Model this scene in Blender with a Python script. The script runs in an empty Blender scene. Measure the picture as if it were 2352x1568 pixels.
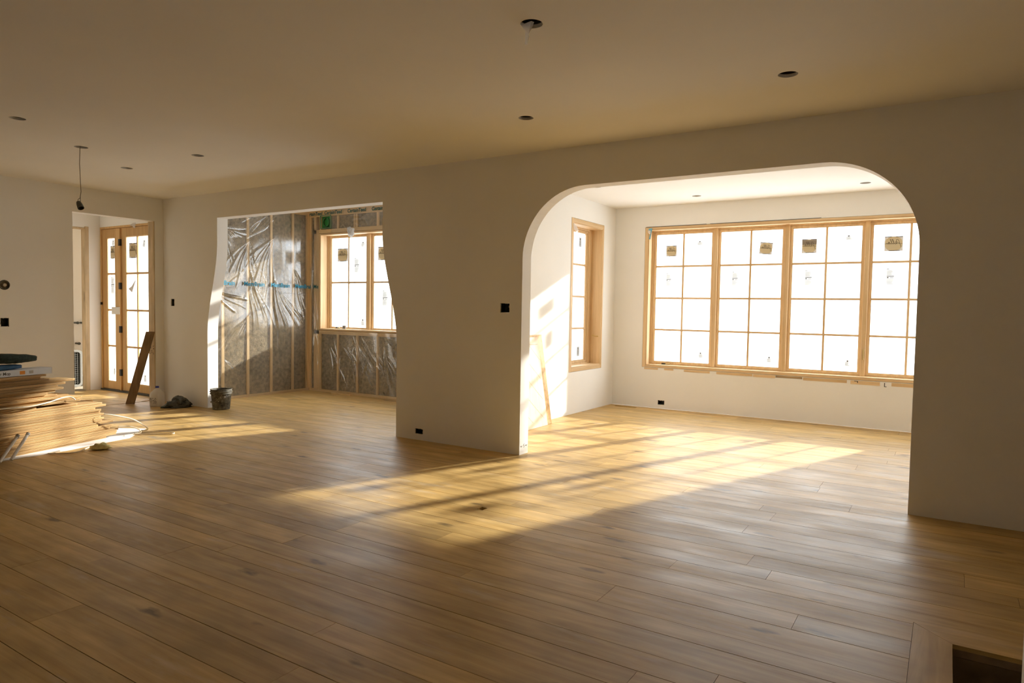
import bpy, bmesh, math, random
import numpy as np
from mathutils import Vector, Matrix
from mathutils.geometry import tessellate_polygon

random.seed(7)
SC = bpy.context.scene
COL = SC.collection

# ------------------------------------------------------------------ camera
cam_d = bpy.data.cameras.new('camera')
cam_d.sensor_width = 36.0
cam_d.lens = 24.0
cam_d.clip_start = 0.05
cam_d.clip_end = 2000
cam = bpy.data.objects.new('camera', cam_d)
COL.objects.link(cam)
_r = Vector((0.84185206, 0.53945569, 0.01651273))
_u = Vector((-0.03901683, 0.03031544, 0.99877858))
_f = Vector((-0.5382962, 0.84146808, -0.04656896))
cam.matrix_world = Matrix(((_r.x, _u.x, -_f.x, 2.9585), (_r.y, _u.y, -_f.y, -5.2765),
                           (_r.z, _u.z, -_f.z, 1.3332), (0, 0, 0, 1)))
SC.camera = cam

# ------------------------------------------------------------------ world, sun, exposure
SC.view_settings.view_transform = 'Standard'
SC.view_settings.look = 'None'
SC.view_settings.gamma = 1.0
SC.view_settings.use_curve_mapping = False
SC.view_settings.exposure = 0.55

w = bpy.data.worlds.new('sky')
SC.world = w
w.use_nodes = True
bg = w.node_tree.nodes['Background']
bg.inputs['Color'].default_value = (0.86, 0.94, 1.0, 1)
bg.inputs['Strength'].default_value = 3.8

sun_d = bpy.data.lights.new('sun_offscreen', 'SUN')
sun_d.energy = 13.8
sun_d.angle = math.radians(1.3)
sun_d.color = (1.0, 0.95, 0.86)
sun = bpy.data.objects.new('sun_offscreen', sun_d)
COL.objects.link(sun)
sun.rotation_euler = Vector((-0.37, -1.0, -0.395)).to_track_quat('-Z', 'Y').to_euler()
sun.location = (6, 14, 8)


R90 = math.pi / 2

cy = SC.cycles
cy.max_bounces = 9
cy.diffuse_bounces = 6
cy.glossy_bounces = 4
cy.transmission_bounces = 6
cy.transparent_max_bounces = 16
cy.sample_clamp_indirect = 6.0
cy.caustics_reflective = False
cy.caustics_refractive = False
cy.use_denoising = True
cy.use_adaptive_sampling = True
cy.adaptive_threshold = 0.04
cy.adaptive_min_samples = 20


# ------------------------------------------------------------------ materials
MATS = {}


def nodes_of(name):
    m = bpy.data.materials.new(name)
    m.use_nodes = True
    nt = m.node_tree
    return m, nt, nt.nodes['Principled BSDF'], nt.nodes['Material Output']


def mat(name, color, rough=0.6, metal=0.0, spec=0.4, noise=0.0, nscale=8.0, bump=0.0, bscale=80.0, coat=0.0):
    if name in MATS:
        return MATS[name]
    m, nt, b, out = nodes_of(name)
    b.inputs['Base Color'].default_value = (*color, 1)
    b.inputs['Roughness'].default_value = rough
    b.inputs['Metallic'].default_value = metal
    b.inputs['Specular IOR Level'].default_value = spec
    tc = nt.nodes.new('ShaderNodeTexCoord')
    if noise > 0:
        n = nt.nodes.new('ShaderNodeTexNoise')
        n.inputs['Scale'].default_value = nscale
        n.inputs['Detail'].default_value = 3
        nt.links.new(tc.outputs['Object'], n.inputs['Vector'])
        r = nt.nodes.new('ShaderNodeMapRange')
        r.inputs['From Min'].default_value = 0.3
        r.inputs['From Max'].default_value = 0.7
        r.inputs['To Min'].default_value = 1 - noise
        r.inputs['To Max'].default_value = 1 + noise
        nt.links.new(n.outputs['Fac'], r.inputs['Value'])
        mx = nt.nodes.new('ShaderNodeMix')
        mx.data_type = 'RGBA'
        mx.blend_type = 'MULTIPLY'
        mx.inputs[0].default_value = 1
        mx.inputs[6].default_value = (*color, 1)
        nt.links.new(r.outputs['Result'], mx.inputs[7])
        nt.links.new(mx.outputs[2], b.inputs['Base Color'])
    if bump > 0:
        n2 = nt.nodes.new('ShaderNodeTexNoise')
        n2.inputs['Scale'].default_value = bscale
        n2.inputs['Detail'].default_value = 4
        nt.links.new(tc.outputs['Object'], n2.inputs['Vector'])
        bp = nt.nodes.new('ShaderNodeBump')
        bp.inputs['Strength'].default_value = bump
        bp.inputs['Distance'].default_value = 0.01
        nt.links.new(n2.outputs['Fac'], bp.inputs['Height'])
        nt.links.new(bp.outputs['Normal'], b.inputs['Normal'])
    MATS[name] = m
    return m


def wood(name, dark, light, axis='X', rough=0.55, scale=1.0, knots=0.0, spec=0.35, vary=0.12, dust=0.0, hue=0.0):
    """grain running along one local axis, each object offset by its own random value"""
    if name in MATS:
        return MATS[name]
    m, nt, b, out = nodes_of(name)
    N, Lk = nt.nodes, nt.links
    tc = N.new('ShaderNodeTexCoord')
    oi = N.new('ShaderNodeObjectInfo')
    mp = N.new('ShaderNodeMapping')
    st = {'X': (1.2, 22, 22), 'Y': (22, 1.2, 22), 'Z': (22, 22, 1.2)}[axis]
    mp.inputs['Scale'].default_value = tuple(s * scale for s in st)
    Lk.new(tc.outputs['Object'], mp.inputs['Vector'])
    mul = N.new('ShaderNodeMath')
    mul.operation = 'MULTIPLY'
    mul.inputs[1].default_value = 137.0
    Lk.new(oi.outputs['Random'], mul.inputs[0])
    cmb = N.new('ShaderNodeCombineXYZ')
    for i in range(3):
        Lk.new(mul.outputs[0], cmb.inputs[i])
    ad = N.new('ShaderNodeVectorMath')
    ad.operation = 'ADD'
    Lk.new(mp.outputs['Vector'], ad.inputs[0])
    Lk.new(cmb.outputs[0], ad.inputs[1])
    n1 = N.new('ShaderNodeTexNoise')
    n1.inputs['Scale'].default_value = 1.0
    n1.inputs['Detail'].default_value = 4
    n1.inputs['Roughness'].default_value = 0.62
    n1.inputs['Distortion'].default_value = 0.6
    Lk.new(ad.outputs[0], n1.inputs['Vector'])
    rp = N.new('ShaderNodeValToRGB')
    rp.color_ramp.elements[0].position = 0.3
    rp.color_ramp.elements[0].color = (*dark, 1)
    rp.color_ramp.elements[1].position = 0.68
    rp.color_ramp.elements[1].color = (*light, 1)
    Lk.new(n1.outputs['Fac'], rp.inputs['Fac'])
    col = rp.outputs['Color']
    # board-to-board value shift
    mr = N.new('ShaderNodeMapRange')
    mr.inputs['To Min'].default_value = 1 - vary
    mr.inputs['To Max'].default_value = 1 + vary
    Lk.new(oi.outputs['Random'], mr.inputs['Value'])
    mx = N.new('ShaderNodeMix')
    mx.data_type = 'RGBA'
    mx.blend_type = 'MULTIPLY'
    mx.inputs[0].default_value = 1
    Lk.new(col, mx.inputs[6])
    Lk.new(mr.outputs['Result'], mx.inputs[7])
    col = mx.outputs[2]
    if knots > 0:
        mp2 = N.new('ShaderNodeMapping')
        s2 = {'X': (1.6, 4.5, 4.5), 'Y': (4.5, 1.6, 4.5), 'Z': (4.5, 4.5, 1.6)}[axis]
        mp2.inputs['Scale'].default_value = s2
        Lk.new(tc.outputs['Object'], mp2.inputs['Vector'])
        ad2 = N.new('ShaderNodeVectorMath')
        ad2.operation = 'ADD'
        Lk.new(mp2.outputs['Vector'], ad2.inputs[0])
        Lk.new(cmb.outputs[0], ad2.inputs[1])
        nd = N.new('ShaderNodeTexNoise')
        nd.inputs['Scale'].default_value = 7
        nd.inputs['Detail'].default_value = 2
        Lk.new(ad2.outputs[0], nd.inputs['Vector'])
        ad3 = N.new('ShaderNodeVectorMath')
        ad3.operation = 'MULTIPLY_ADD'
        ad3.inputs[1].default_value = (0.22, 0.22, 0.22)
        Lk.new(nd.outputs['Color'], ad3.inputs[0])
        Lk.new(ad2.outputs[0], ad3.inputs[2])
        vo = N.new('ShaderNodeTexVoronoi')
        vo.inputs['Scale'].default_value = 1.0
        vo.inputs['Randomness'].default_value = 1.0
        Lk.new(ad3.outputs[0], vo.inputs['Vector'])
        kr = N.new('ShaderNodeMapRange')
        kr.inputs['From Min'].default_value = 0.05
        kr.inputs['From Max'].default_value = 0.15
        kr.inputs['To Min'].default_value = knots
        kr.inputs['To Max'].default_value = 0.0
        Lk.new(vo.outputs['Distance'], kr.inputs['Value'])
        mk = N.new('ShaderNodeMix')
        mk.data_type = 'RGBA'
        Lk.new(kr.outputs['Result'], mk.inputs[0])
        Lk.new(col, mk.inputs[6])
        mk.inputs[7].default_value = (dark[0] * 0.34, dark[1] * 0.36, dark[2] * 0.46, 1)
        col = mk.outputs[2]
        # soft mottling of the surface
        n5 = N.new('ShaderNodeTexNoise')
        n5.inputs['Scale'].default_value = 2.2
        n5.inputs['Detail'].default_value = 2
        Lk.new(ad2.outputs[0], n5.inputs['Vector'])
        m5 = N.new('ShaderNodeMapRange')
        m5.inputs['From Min'].default_value = 0.3
        m5.inputs['From Max'].default_value = 0.72
        m5.inputs['To Min'].default_value = 0.80
        m5.inputs['To Max'].default_value = 1.12
        Lk.new(n5.outputs['Fac'], m5.inputs['Value'])
        mx5 = N.new('ShaderNodeMix')
        mx5.data_type = 'RGBA'
        mx5.blend_type = 'MULTIPLY'
        mx5.inputs[0].default_value = 1
        Lk.new(col, mx5.inputs[6])
        Lk.new(m5.outputs['Result'], mx5.inputs[7])
        col = mx5.outputs[2]
    if dust > 0:
        geo = N.new('ShaderNodeNewGeometry')
        mpd = N.new('ShaderNodeMapping')
        mpd.inputs['Scale'].default_value = (1.3, 4.5, 1)
        Lk.new(geo.outputs['Position'], mpd.inputs['Vector'])
        n3 = N.new('ShaderNodeTexNoise')
        n3.inputs['Scale'].default_value = 1.0
        n3.inputs['Detail'].default_value = 5
        n3.inputs['Roughness'].default_value = 0.65
        Lk.new(mpd.outputs['Vector'], n3.inputs['Vector'])
        dr = N.new('ShaderNodeMapRange')
        dr.inputs['From Min'].default_value = 0.57
        dr.inputs['From Max'].default_value = 0.78
        dr.inputs['To Max'].default_value = dust
        Lk.new(n3.outputs['Fac'], dr.inputs['Value'])
        md = N.new('ShaderNodeMix')
        md.data_type = 'RGBA'
        Lk.new(dr.outputs['Result'], md.inputs[0])
        Lk.new(col, md.inputs[6])
        md.inputs[7].default_value = (0.62, 0.56, 0.47, 1)
        col = md.outputs[2]
        rr = N.new('ShaderNodeMapRange')
        rr.inputs['From Min'].default_value = 0.35
        rr.inputs['From Max'].default_value = 0.7
        rr.inputs['To Min'].default_value = rough - 0.05
        rr.inputs['To Max'].default_value = rough + 0.12
        Lk.new(n3.outputs['Fac'], rr.inputs['Value'])
        Lk.new(rr.outputs['Result'], b.inputs['Roughness'])
    else:
        b.inputs['Roughness'].default_value = rough
    Lk.new(col, b.inputs['Base Color'])
    b.inputs['Specular IOR Level'].default_value = spec
    MATS[name] = m
    return m


def mixed(name, parts):
    """parts: list of (kind, colour, roughness, weight); weights are normalised"""
    m = bpy.data.materials.new(name)
    m.use_nodes = True
    nt = m.node_tree
    nt.nodes.clear()
    out = nt.nodes.new('ShaderNodeOutputMaterial')
    acc, tot = None, 0.0
    for kind, c, r, wgt in parts:
        n = nt.nodes.new({'T': 'ShaderNodeBsdfTransparent', 'D': 'ShaderNodeBsdfDiffuse',
                          'L': 'ShaderNodeBsdfTranslucent', 'G': 'ShaderNodeBsdfGlossy'}[kind])
        n.inputs['Color'].default_value = (*c, 1)
        if kind == 'G':
            n.inputs['Roughness'].default_value = r
        if acc is None:
            acc, tot = n.outputs[0], wgt
        else:
            mx = nt.nodes.new('ShaderNodeMixShader')
            tot += wgt
            mx.inputs[0].default_value = wgt / tot
            nt.links.new(acc, mx.inputs[1])
            nt.links.new(n.outputs[0], mx.inputs[2])
            acc = mx.outputs[0]
    nt.links.new(acc, out.inputs['Surface'])
    MATS[name] = m
    return m


M_WALL = mat('primed_drywall', (0.86, 0.84, 0.795), 0.85, spec=0.2, noise=0.025, nscale=1.2)
M_CEIL = mat('primed_ceiling', (0.86, 0.84, 0.795), 0.9, spec=0.15, noise=0.025, nscale=0.8)
M_FLOOR = wood('oak_floor', (0.44, 0.268, 0.086), (0.585, 0.388, 0.145), 'X', 0.42, 1.0, knots=0.9, spec=0.36, vary=0.13, dust=0.5)
M_FLOORY = wood('oak_floor_border', (0.44, 0.268, 0.086), (0.585, 0.388, 0.145), 'Y', 0.42, 1.0, knots=0.9, spec=0.36, vary=0.1, dust=0.3)
M_SUB = mat('subfloor', (0.30, 0.21, 0.12), 0.9, noise=0.3)
M_PINE = wood('clear_pine', (0.60, 0.40, 0.20), (0.78, 0.57, 0.33), 'Z', 0.5, 0.8, vary=0.05)
M_PINEX = wood('clear_pine_rail', (0.60, 0.40, 0.20), (0.78, 0.57, 0.33), 'X', 0.5, 0.8, vary=0.05)
M_STUD = wood('stud_lumber', (0.52, 0.34, 0.15), (0.72, 0.50, 0.25), 'Z', 0.7, 0.9, vary=0.10)
M_STUDX = wood('plate_lumber', (0.52, 0.34, 0.15), (0.72, 0.50, 0.25), 'X', 0.7, 0.9, vary=0.10)
M_ROUGH = wood('rough_jamb_wood', (0.50, 0.36, 0.20), (0.68, 0.53, 0.34), 'Z', 0.8, 0.7, vary=0.05, knots=0.4)
M_PLANK = wood('stacked_oak', (0.44, 0.265, 0.10), (0.64, 0.43, 0.20), 'X', 0.6, 1.0, vary=0.18)
M_PLANKD = wood('dark_oak_plank', (0.20, 0.115, 0.045), (0.30, 0.18, 0.08), 'Z', 0.55, 1.0, knots=0.5)
M_DOOR = wood('door_fir', (0.52, 0.31, 0.12), (0.68, 0.44, 0.19), 'Z', 0.5, 0.8, vary=0.04)
M_BATT = mat('mineral_wool', (0.23, 0.178, 0.105), 0.95, spec=0.05, noise=0.40, nscale=22, bump=0.8, bscale=70)
M_CAN = mat('black_can', (0.03, 0.03, 0.026), 0.6, noise=0.3)
M_BLACK = mat('black_hinge', (0.02, 0.018, 0.016), 0.45)
M_BOX = mat('blue_black_box', (0.03, 0.035, 0.035), 0.55, noise=0.3, nscale=60)
M_TAB = mat('plaster_crumbs', (0.55, 0.48, 0.38), 0.9)
M_WHITE = mat('white_paint', (0.82, 0.80, 0.77), 0.6)
M_CARD = mat('white_card', (0.80, 0.78, 0.74), 0.7)
M_GREEN = mat('green_plastic', (0.02, 0.20, 0.04), 0.45, noise=0.15)
M_TEAL = mat('teal_print', (0.0, 0.19, 0.30), 0.6)
M_DKTEAL = mat('dark_teal_print', (0.0, 0.10, 0.10), 0.6)
M_INK = mat('ink', (0.05, 0.04, 0.035), 0.8)
M_GREYINK = mat('grey_ink', (0.22, 0.21, 0.20), 0.8)
M_SNOW = mat('snow_ground', (0.48, 0.50, 0.52), 0.9, noise=0.08, nscale=0.05)
M_HILL = mat('far_hills', (0.48, 0.50, 0.52), 0.95, noise=0.08, nscale=0.02)
M_PANE = mixed('filmed_glass', [('T', (0.97, 0.985, 1.0), 0, 0.75), ('L', (0.93, 0.96, 1.0), 0, 0.215), ('G', (1, 1, 1), 0.08, 0.035)])
M_LABEL = mixed('cream_label', [('D', (0.80, 0.69, 0.47), 0, 0.6), ('L', (0.62, 0.52, 0.33), 0, 0.4)])
M_LABELB = mixed('brown_label', [('D', (0.36, 0.31, 0.25), 0, 0.72), ('L', (0.20, 0.17, 0.135), 0, 0.28)])
M_LABELD = mixed('dark_label', [('D', (0.10, 0.07, 0.05), 0, 0.8), ('L', (0.08, 0.05, 0.03), 0, 0.2)])
M_LABELG = mixed('grey_label', [('D', (0.55, 0.54, 0.52), 0, 0.6), ('L', (0.30, 0.30, 0.29), 0, 0.4)])
M_LABELP = mixed('peach_dot', [('D', (0.8, 0.5, 0.3), 0, 0.3), ('L', (0.8, 0.55, 0.35), 0, 0.3), ('T', (1, 1, 1), 0, 0.4)])
M_FILM = mixed('vapour_film', [('T', (0.95, 0.95, 0.94), 0, 0.82), ('D', (0.85, 0.84, 0.82), 0, 0.055), ('G', (1, 1, 1), 0.16, 0.11)])
M_POLY = mixed('clear_poly', [('T', (0.95, 0.95, 0.95), 0, 0.45), ('D', (0.9, 0.9, 0.9), 0, 0.3), ('L', (0.9, 0.9, 0.9), 0, 0.15), ('G', (1, 1, 1), 0.15, 0.1)])
M_JUG = mixed('milky_plastic', [('D', (0.82, 0.78, 0.70), 0, 0.4), ('L', (0.85, 0.80, 0.72), 0, 0.35), ('T', (0.95, 0.93, 0.9), 0, 0.17), ('G', (1, 1, 1), 0.25, 0.08)])
M_CAP = mat('blue_cap', (0.02, 0.03, 0.22), 0.4)
M_BAG = mat('dark_grey_plastic', (0.05, 0.053, 0.047), 0.24, spec=0.6, noise=0.25, nscale=9)
M_BUCKET = mat('black_bucket', (0.115, 0.102, 0.075), 0.55, noise=0.75, nscale=24)
M_SPLASH = mat('dried_plaster', (0.30, 0.275, 0.22), 0.8)
M_FOAM = mat('white_foam', (0.86, 0.86, 0.86), 0.6)
M_STRAP = mat('cream_strap', (0.80, 0.70, 0.52), 0.5)
M_YELLOW = mat('yellow_cloth', (0.74, 0.66, 0.30), 0.8, noise=0.2, nscale=30)
M_PVC = mat('white_pipe', (0.78, 0.74, 0.66), 0.4)
M_PCAP = mat('grey_pipe_cap', (0.40, 0.38, 0.34), 0.5)
M_TOWEL = mat('dark_green_towel', (0.030, 0.045, 0.035), 0.95, noise=0.35, nscale=60, bump=0.7, bscale=220)
M_BLUE = mat('blue_cloth', (0.03, 0.10, 0.20), 0.7, noise=0.3, nscale=20)
M_ORANGE = mat('orange_print', (0.80, 0.30, 0.03), 0.7)
M_GREYPR = mat('grey_print', (0.42, 0.40, 0.36), 0.7)
M_BOXW = mat('white_carton', (0.74, 0.77, 0.80), 0.55)
M_WIRE = mat('dull_wire', (0.30, 0.27, 0.21), 0.6)
M_SOCKET = mat('grey_socket', (0.07, 0.075, 0.065), 0.5)
M_FANW = mat('fan_plastic', (0.22, 0.215, 0.19), 0.5)
M_FAND = mat('fan_dark', (0.09, 0.09, 0.08), 0.6)
M_TAPE = mat('blue_tape', (0.15, 0.42, 0.58), 0.7)
M_PANEL = wood('bleached_panel', (0.70, 0.53, 0.37), (0.80, 0.65, 0.49), 'Z', 0.6, 0.6, vary=0.03)
M_BRASS = mat('brass_latch', (0.55, 0.40, 0.16), 0.35, metal=0.8)
M_GALV = mat('round_box_metal', (0.34, 0.30, 0.23), 0.6, noise=0.3, nscale=90)


# ------------------------------------------------------------------ mesh helpers
def tag(o, label=None, cat=None, group=None, kind=None):
    if label:
        o['label'] = label
    if cat:
        o['category'] = cat
    if group:
        o['group'] = group
    if kind:
        o['kind'] = kind
    return o


def link_mesh(name, me, m=None, parent=None):
    if m is not None and len(me.materials) == 0:
        me.materials.append(m)
    o = bpy.data.objects.new(name, me)
    COL.objects.link(o)
    if parent is not None:
        o.parent = parent
    return o


def empty(name, loc=(0, 0, 0), rz=0.0):
    o = bpy.data.objects.new(name, None)
    o.empty_display_size = 0.1
    o.location = loc
    o.rotation_euler = (0, 0, rz)
    COL.objects.link(o)
    return o


class MB:
    def __init__(self):
        self.v, self.f = [], []

    def poly(self, verts, faces):
        b = len(self.v)
        self.v += [tuple(p) for p in verts]
        self.f += [tuple(b + i for i in f) for f in faces]
        return self

    def box(self, x0, x1, y0, y1, z0, z1):
        v = [(x0, y0, z0), (x1, y0, z0), (x1, y1, z0), (x0, y1, z0), (x0, y0, z1), (x1, y0, z1), (x1, y1, z1), (x0, y1, z1)]
        return self.poly(v, [(3, 2, 1, 0), (4, 5, 6, 7), (0, 1, 5, 4), (1, 2, 6, 5), (2, 3, 7, 6), (3, 0, 4, 7)])

    def hexa(self, bottom, top):
        return self.poly(list(bottom) + list(top), [(3, 2, 1, 0), (4, 5, 6, 7), (0, 1, 5, 4), (1, 2, 6, 5), (2, 3, 7, 6), (3, 0, 4, 7)])

    def ring_xz(self, x0, x1, z0, z1, wl, wr, wb, wt, y0, y1):
        """four rails of a rectangular frame in the xz plane"""
        self.box(x0, x0 + wl, y0, y1, z0, z1)
        self.box(x1 - wr, x1, y0, y1, z0, z1)
        self.box(x0 + wl, x1 - wr, y0, y1, z0, z0 + wb)
        self.box(x0 + wl, x1 - wr, y0, y1, z1 - wt, z1)
        return self

    def lathe(self, prof, n=32, c=(0, 0, 0), closed=False):
        b = len(self.v)
        for r, z in prof:
            for k in range(n):
                a = 2 * math.pi * k / n
                self.v.append((c[0] + r * math.cos(a), c[1] + r * math.sin(a), c[2] + z))
        for i in range(len(prof) - 1):
            for k in range(n):
                k2 = (k + 1) % n
                self.f.append((b + i * n + k, b + i * n + k2, b + (i + 1) * n + k2, b + (i + 1) * n + k))
        return self

    def tube(self, pts, r, n=8, flat=1.0, cap=True):
        pts = [Vector(p) for p in pts]
        b = len(self.v)
        m = len(pts)
        for i, p in enumerate(pts):
            t = (pts[min(i + 1, m - 1)] - pts[max(i - 1, 0)]).normalized()
            up = Vector((0, 0, 1)) if abs(t.z) < 0.95 else Vector((0, 1, 0))
            s = t.cross(up).normalized()
            q = s.cross(t).normalized()
            rr = r[i] if isinstance(r, (list, tuple)) else r
            for k in range(n):
                a = 2 * math.pi * k / n
                self.v.append(tuple(p + s * (rr * math.cos(a) * flat) + q * (rr * math.sin(a))))
        for i in range(m - 1):
            for k in range(n):
                k2 = (k + 1) % n
                self.f.append((b + i * n + k, b + i * n + k2, b + (i + 1) * n + k2, b + (i + 1) * n + k))
        if cap:
            self.f.append(tuple(b + k for k in range(n))[::-1])
            self.f.append(tuple(b + (m - 1) * n + k for k in range(n)))
        return self

    def build(self, name, m, parent=None, smooth=False, bevel=0.0):
        me = bpy.data.meshes.new(name)
        me.from_pydata(self.v, [], self.f)
        me.update()
        if smooth:
            me.polygons.foreach_set('use_smooth', [True] * len(me.polygons))
        o = link_mesh(name, me, m, parent)
        if bevel > 0:
            md = o.modifiers.new('bevel', 'BEVEL')
            md.width = bevel
            md.segments = 2
            md.limit_method = 'ANGLE'
        return o


def rect(u0, u1, v0, v1):
    return [(u0, v0), (u1, v0), (u1, v1), (u0, v1)]


def circ(cu, cv, r, n=36):
    return [(cu + r * math.cos(2 * math.pi * k / n), cv + r * math.sin(2 * math.pi * k / n)) for k in range(n)]


def plate(name, outer, holes, t, fn, m, parent=None):
    """flat slab with holes; fn(u, v, w) gives the world point, w runs 0..t"""
    loops = [outer] + holes
    tris = tessellate_polygon([[Vector((p[0], p[1], 0)) for p in lp] for lp in loops])
    flat = [p for lp in loops for p in lp]
    n = len(flat)
    v = [fn(p[0], p[1], 0.0) for p in flat] + [fn(p[0], p[1], t) for p in flat]
    f = [tuple(tr) for tr in tris] + [tuple(n + i for i in reversed(tr)) for tr in tris]
    s = 0
    for lp in loops:
        k = len(lp)
        for i in range(k):
            a, b = s + i, s + (i + 1) % k
            f.append((a, b, n + b, n + a))
        s += k
    me = bpy.data.meshes.new(name)
    me.from_pydata(v, [], f)
    bm = bmesh.new()
    bm.from_mesh(me)
    bmesh.ops.recalc_face_normals(bm, faces=bm.faces)
    bm.to_mesh(me)
    bm.free()
    return link_mesh(name, me, m, parent)


def spline(pts, n=40):
    pts = [Vector(p) for p in pts]
    out = []
    m_ = len(pts)
    for k in range(n + 1):
        t = k / n * (m_ - 1)
        i = min(int(t), m_ - 2)
        u = t - i
        p0, p1, p2, p3 = pts[max(i - 1, 0)], pts[i], pts[i + 1], pts[min(i + 2, m_ - 1)]
        out.append(0.5 * ((2 * p1) + (p2 - p0) * u + (2 * p0 - 5 * p1 + 4 * p2 - p3) * u * u + (3 * p1 - p0 - 3 * p2 + p3) * u ** 3))
    return out


def text_mesh(name, s, size, o, ax, ay, m, parent=None, shear=0.0, bold=0.0, center=True, space=1.0):
    cu = bpy.data.curves.new('txt', 'FONT')
    cu.body = s
    cu.size = size
    cu.shear = shear
    cu.space_character = space
    cu.resolution_u = 3
    cu.offset = bold
    if center:
        cu.align_x = 'CENTER'
        cu.align_y = 'CENTER'
    ob = bpy.data.objects.new('txt', cu)
    COL.objects.link(ob)
    bpy.context.view_layer.update()
    dg = bpy.context.evaluated_depsgraph_get()
    me = bpy.data.meshes.new_from_object(ob.evaluated_get(dg))
    bpy.data.objects.remove(ob)
    ax, ay, o = Vector(ax), Vector(ay), Vector(o)
    for v in me.vertices:
        v.co = o + ax * v.co.x + ay * v.co.y
    me.name = name
    me.materials.clear()
    return link_mesh(name, me, m, parent)


def structure(o, label, cat='wall'):
    return tag(o, label, cat, kind='structure')


# ------------------------------------------------------------------ dimensions (metres)
H = 2.74            # main ceiling
HB = 2.79           # bay ceiling
XL, XR, YF = -6.05, 4.70, -8.0
WT = 0.15           # thickness of the interior walls
XS, YS = -1.10, 3.77    # bay: left wall, window wall
XBR = 3.55
XN, YN = -5.60, 2.12    # nook: left studs, window studs
TOP = 3.0

# ------------------------------------------------------------------ outside
g = MB().box(-400, 400, -200, 600, -0.75, -0.7).build('ground', M_SNOW)
structure(g, 'pale snowy ground outside the windows', 'ground')
hv, hf = [], []
for i in range(121):
    a = math.radians(-10 + 200 * i / 120)
    rr = 420 + 25 * math.sin(i * 0.7)
    hgt = 34 + 12 * math.sin(i * 0.31) + 7 * math.sin(i * 0.83 + 1)
    hv += [(rr * math.cos(a), rr * math.sin(a), -0.8), (rr * 1.03 * math.cos(a), rr * 1.03 * math.sin(a), hgt), (rr * 1.15 * math.cos(a), rr * 1.15 * math.sin(a), -0.8)]
for i in range(120):
    b = 3 * i
    hf += [(b, b + 1, b + 4, b + 3), (b + 1, b + 2, b + 5, b + 4)]
structure(MB().poly(hv, hf).build('hills', M_HILL, smooth=True), 'low pale hills far outside the windows', 'hills')

# ------------------------------------------------------------------ shell
# big wall with the arch and the flared opening


def arch_loop():
    x0, x1, zt, r = -0.318, 2.772, 2.405, 0.61
    p = [(x0, 0.0)]
    n = 20
    for k in range(n + 1):
        a = math.pi - (math.pi / 2) * k / n
        p.append((x0 + r + r * math.cos(a), zt - r + r * math.sin(a)))
    for k in range(n + 1):
        a = math.pi / 2 - (math.pi / 2) * k / n
        p.append((x1 - r + r * math.cos(a), zt - r + r * math.sin(a)))
    p.append((x1, 0.0))
    return p


def flare_loop():
    zt = 2.427
    half_top, half_bot, c = 1.4095, 1.620, -3.446
    left = [(c - half_bot, 0.0), (c - half_bot, 0.85)]
    n = 24
    for k in range(n + 1):
        t = k / n
        z = 0.95 + (2.12 - 0.95) * t
        s = t * t * (3 - 2 * t)
        left.append((c - half_bot + (half_bot - half_top) * s, z))
    left.append((c - half_top, zt))
    right = [(2 * c - x, z) for x, z in reversed(left)]
    return left + right


SW = 0.051   # half width of a one-gang cut-out
box_cut = {
    'double_switch_box': (-0.502, 1.348, 0.051, 0.044),
    'low_outlet_box': (-1.518, 0.088, 0.052, 0.027),
    'single_switch_box': (-5.842, 1.355, 0.040, 0.048),
}
# the wall outline follows both openings down to the floor
al, fl = arch_loop(), flare_loop()
outer = [(XL - WT, 0), *fl, *al, (XR + WT, 0), (XR + WT, TOP), (XL - WT, TOP)]
outer = [p for i, p in enumerate(outer) if i == 0 or (abs(p[0] - outer[i - 1][0]) + abs(p[1] - outer[i - 1][1])) > 1e-6]
holes = [rect(c[0] - c[2], c[0] + c[2], c[1] - c[3], c[1] + c[3]) for c in box_cut.values()]
wall_back = plate('wall_back', outer, holes, WT, lambda u, v, w_: (u, w_, v), M_WALL)
structure(wall_back, 'white primed wall with a rounded arch and a flared opening')

# left wall with the passage opening
lb_round = (-1.86, 1.518)
lb_box = (-1.862, 1.095)
wl = plate('wall_left', [(YF - WT, 0), (-1.139, 0), (-1.139, 2.435), (-0.117, 2.435), (-0.117, 0), (0.0, 0), (0.0, TOP), (YF - WT, TOP)],
           [circ(lb_round[0], lb_round[1], 0.055, 24), rect(lb_box[0] - 0.042, lb_box[0] + 0.042, lb_box[1] - 0.05, lb_box[1] + 0.05)],
           WT, lambda u, v, w_: (XL - w_, u, v), M_WALL)
structure(wl, 'white primed end wall with a passage opening')
structure(MB().box(XR, XR + WT, YF - WT, 0, 0, TOP).build('wall_right', M_WALL), 'white primed side wall')
structure(MB().box(XL, XR, YF - WT, YF, 0, TOP).build('wall_front', M_WALL), 'white primed wall of the main room')
structure(MB().box(3.157, 3.46, -3.19, -3.04, 0, H).build('wall_stub', M_WALL, bevel=0.004), 'narrow white wall stub beside the floor opening')

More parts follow.
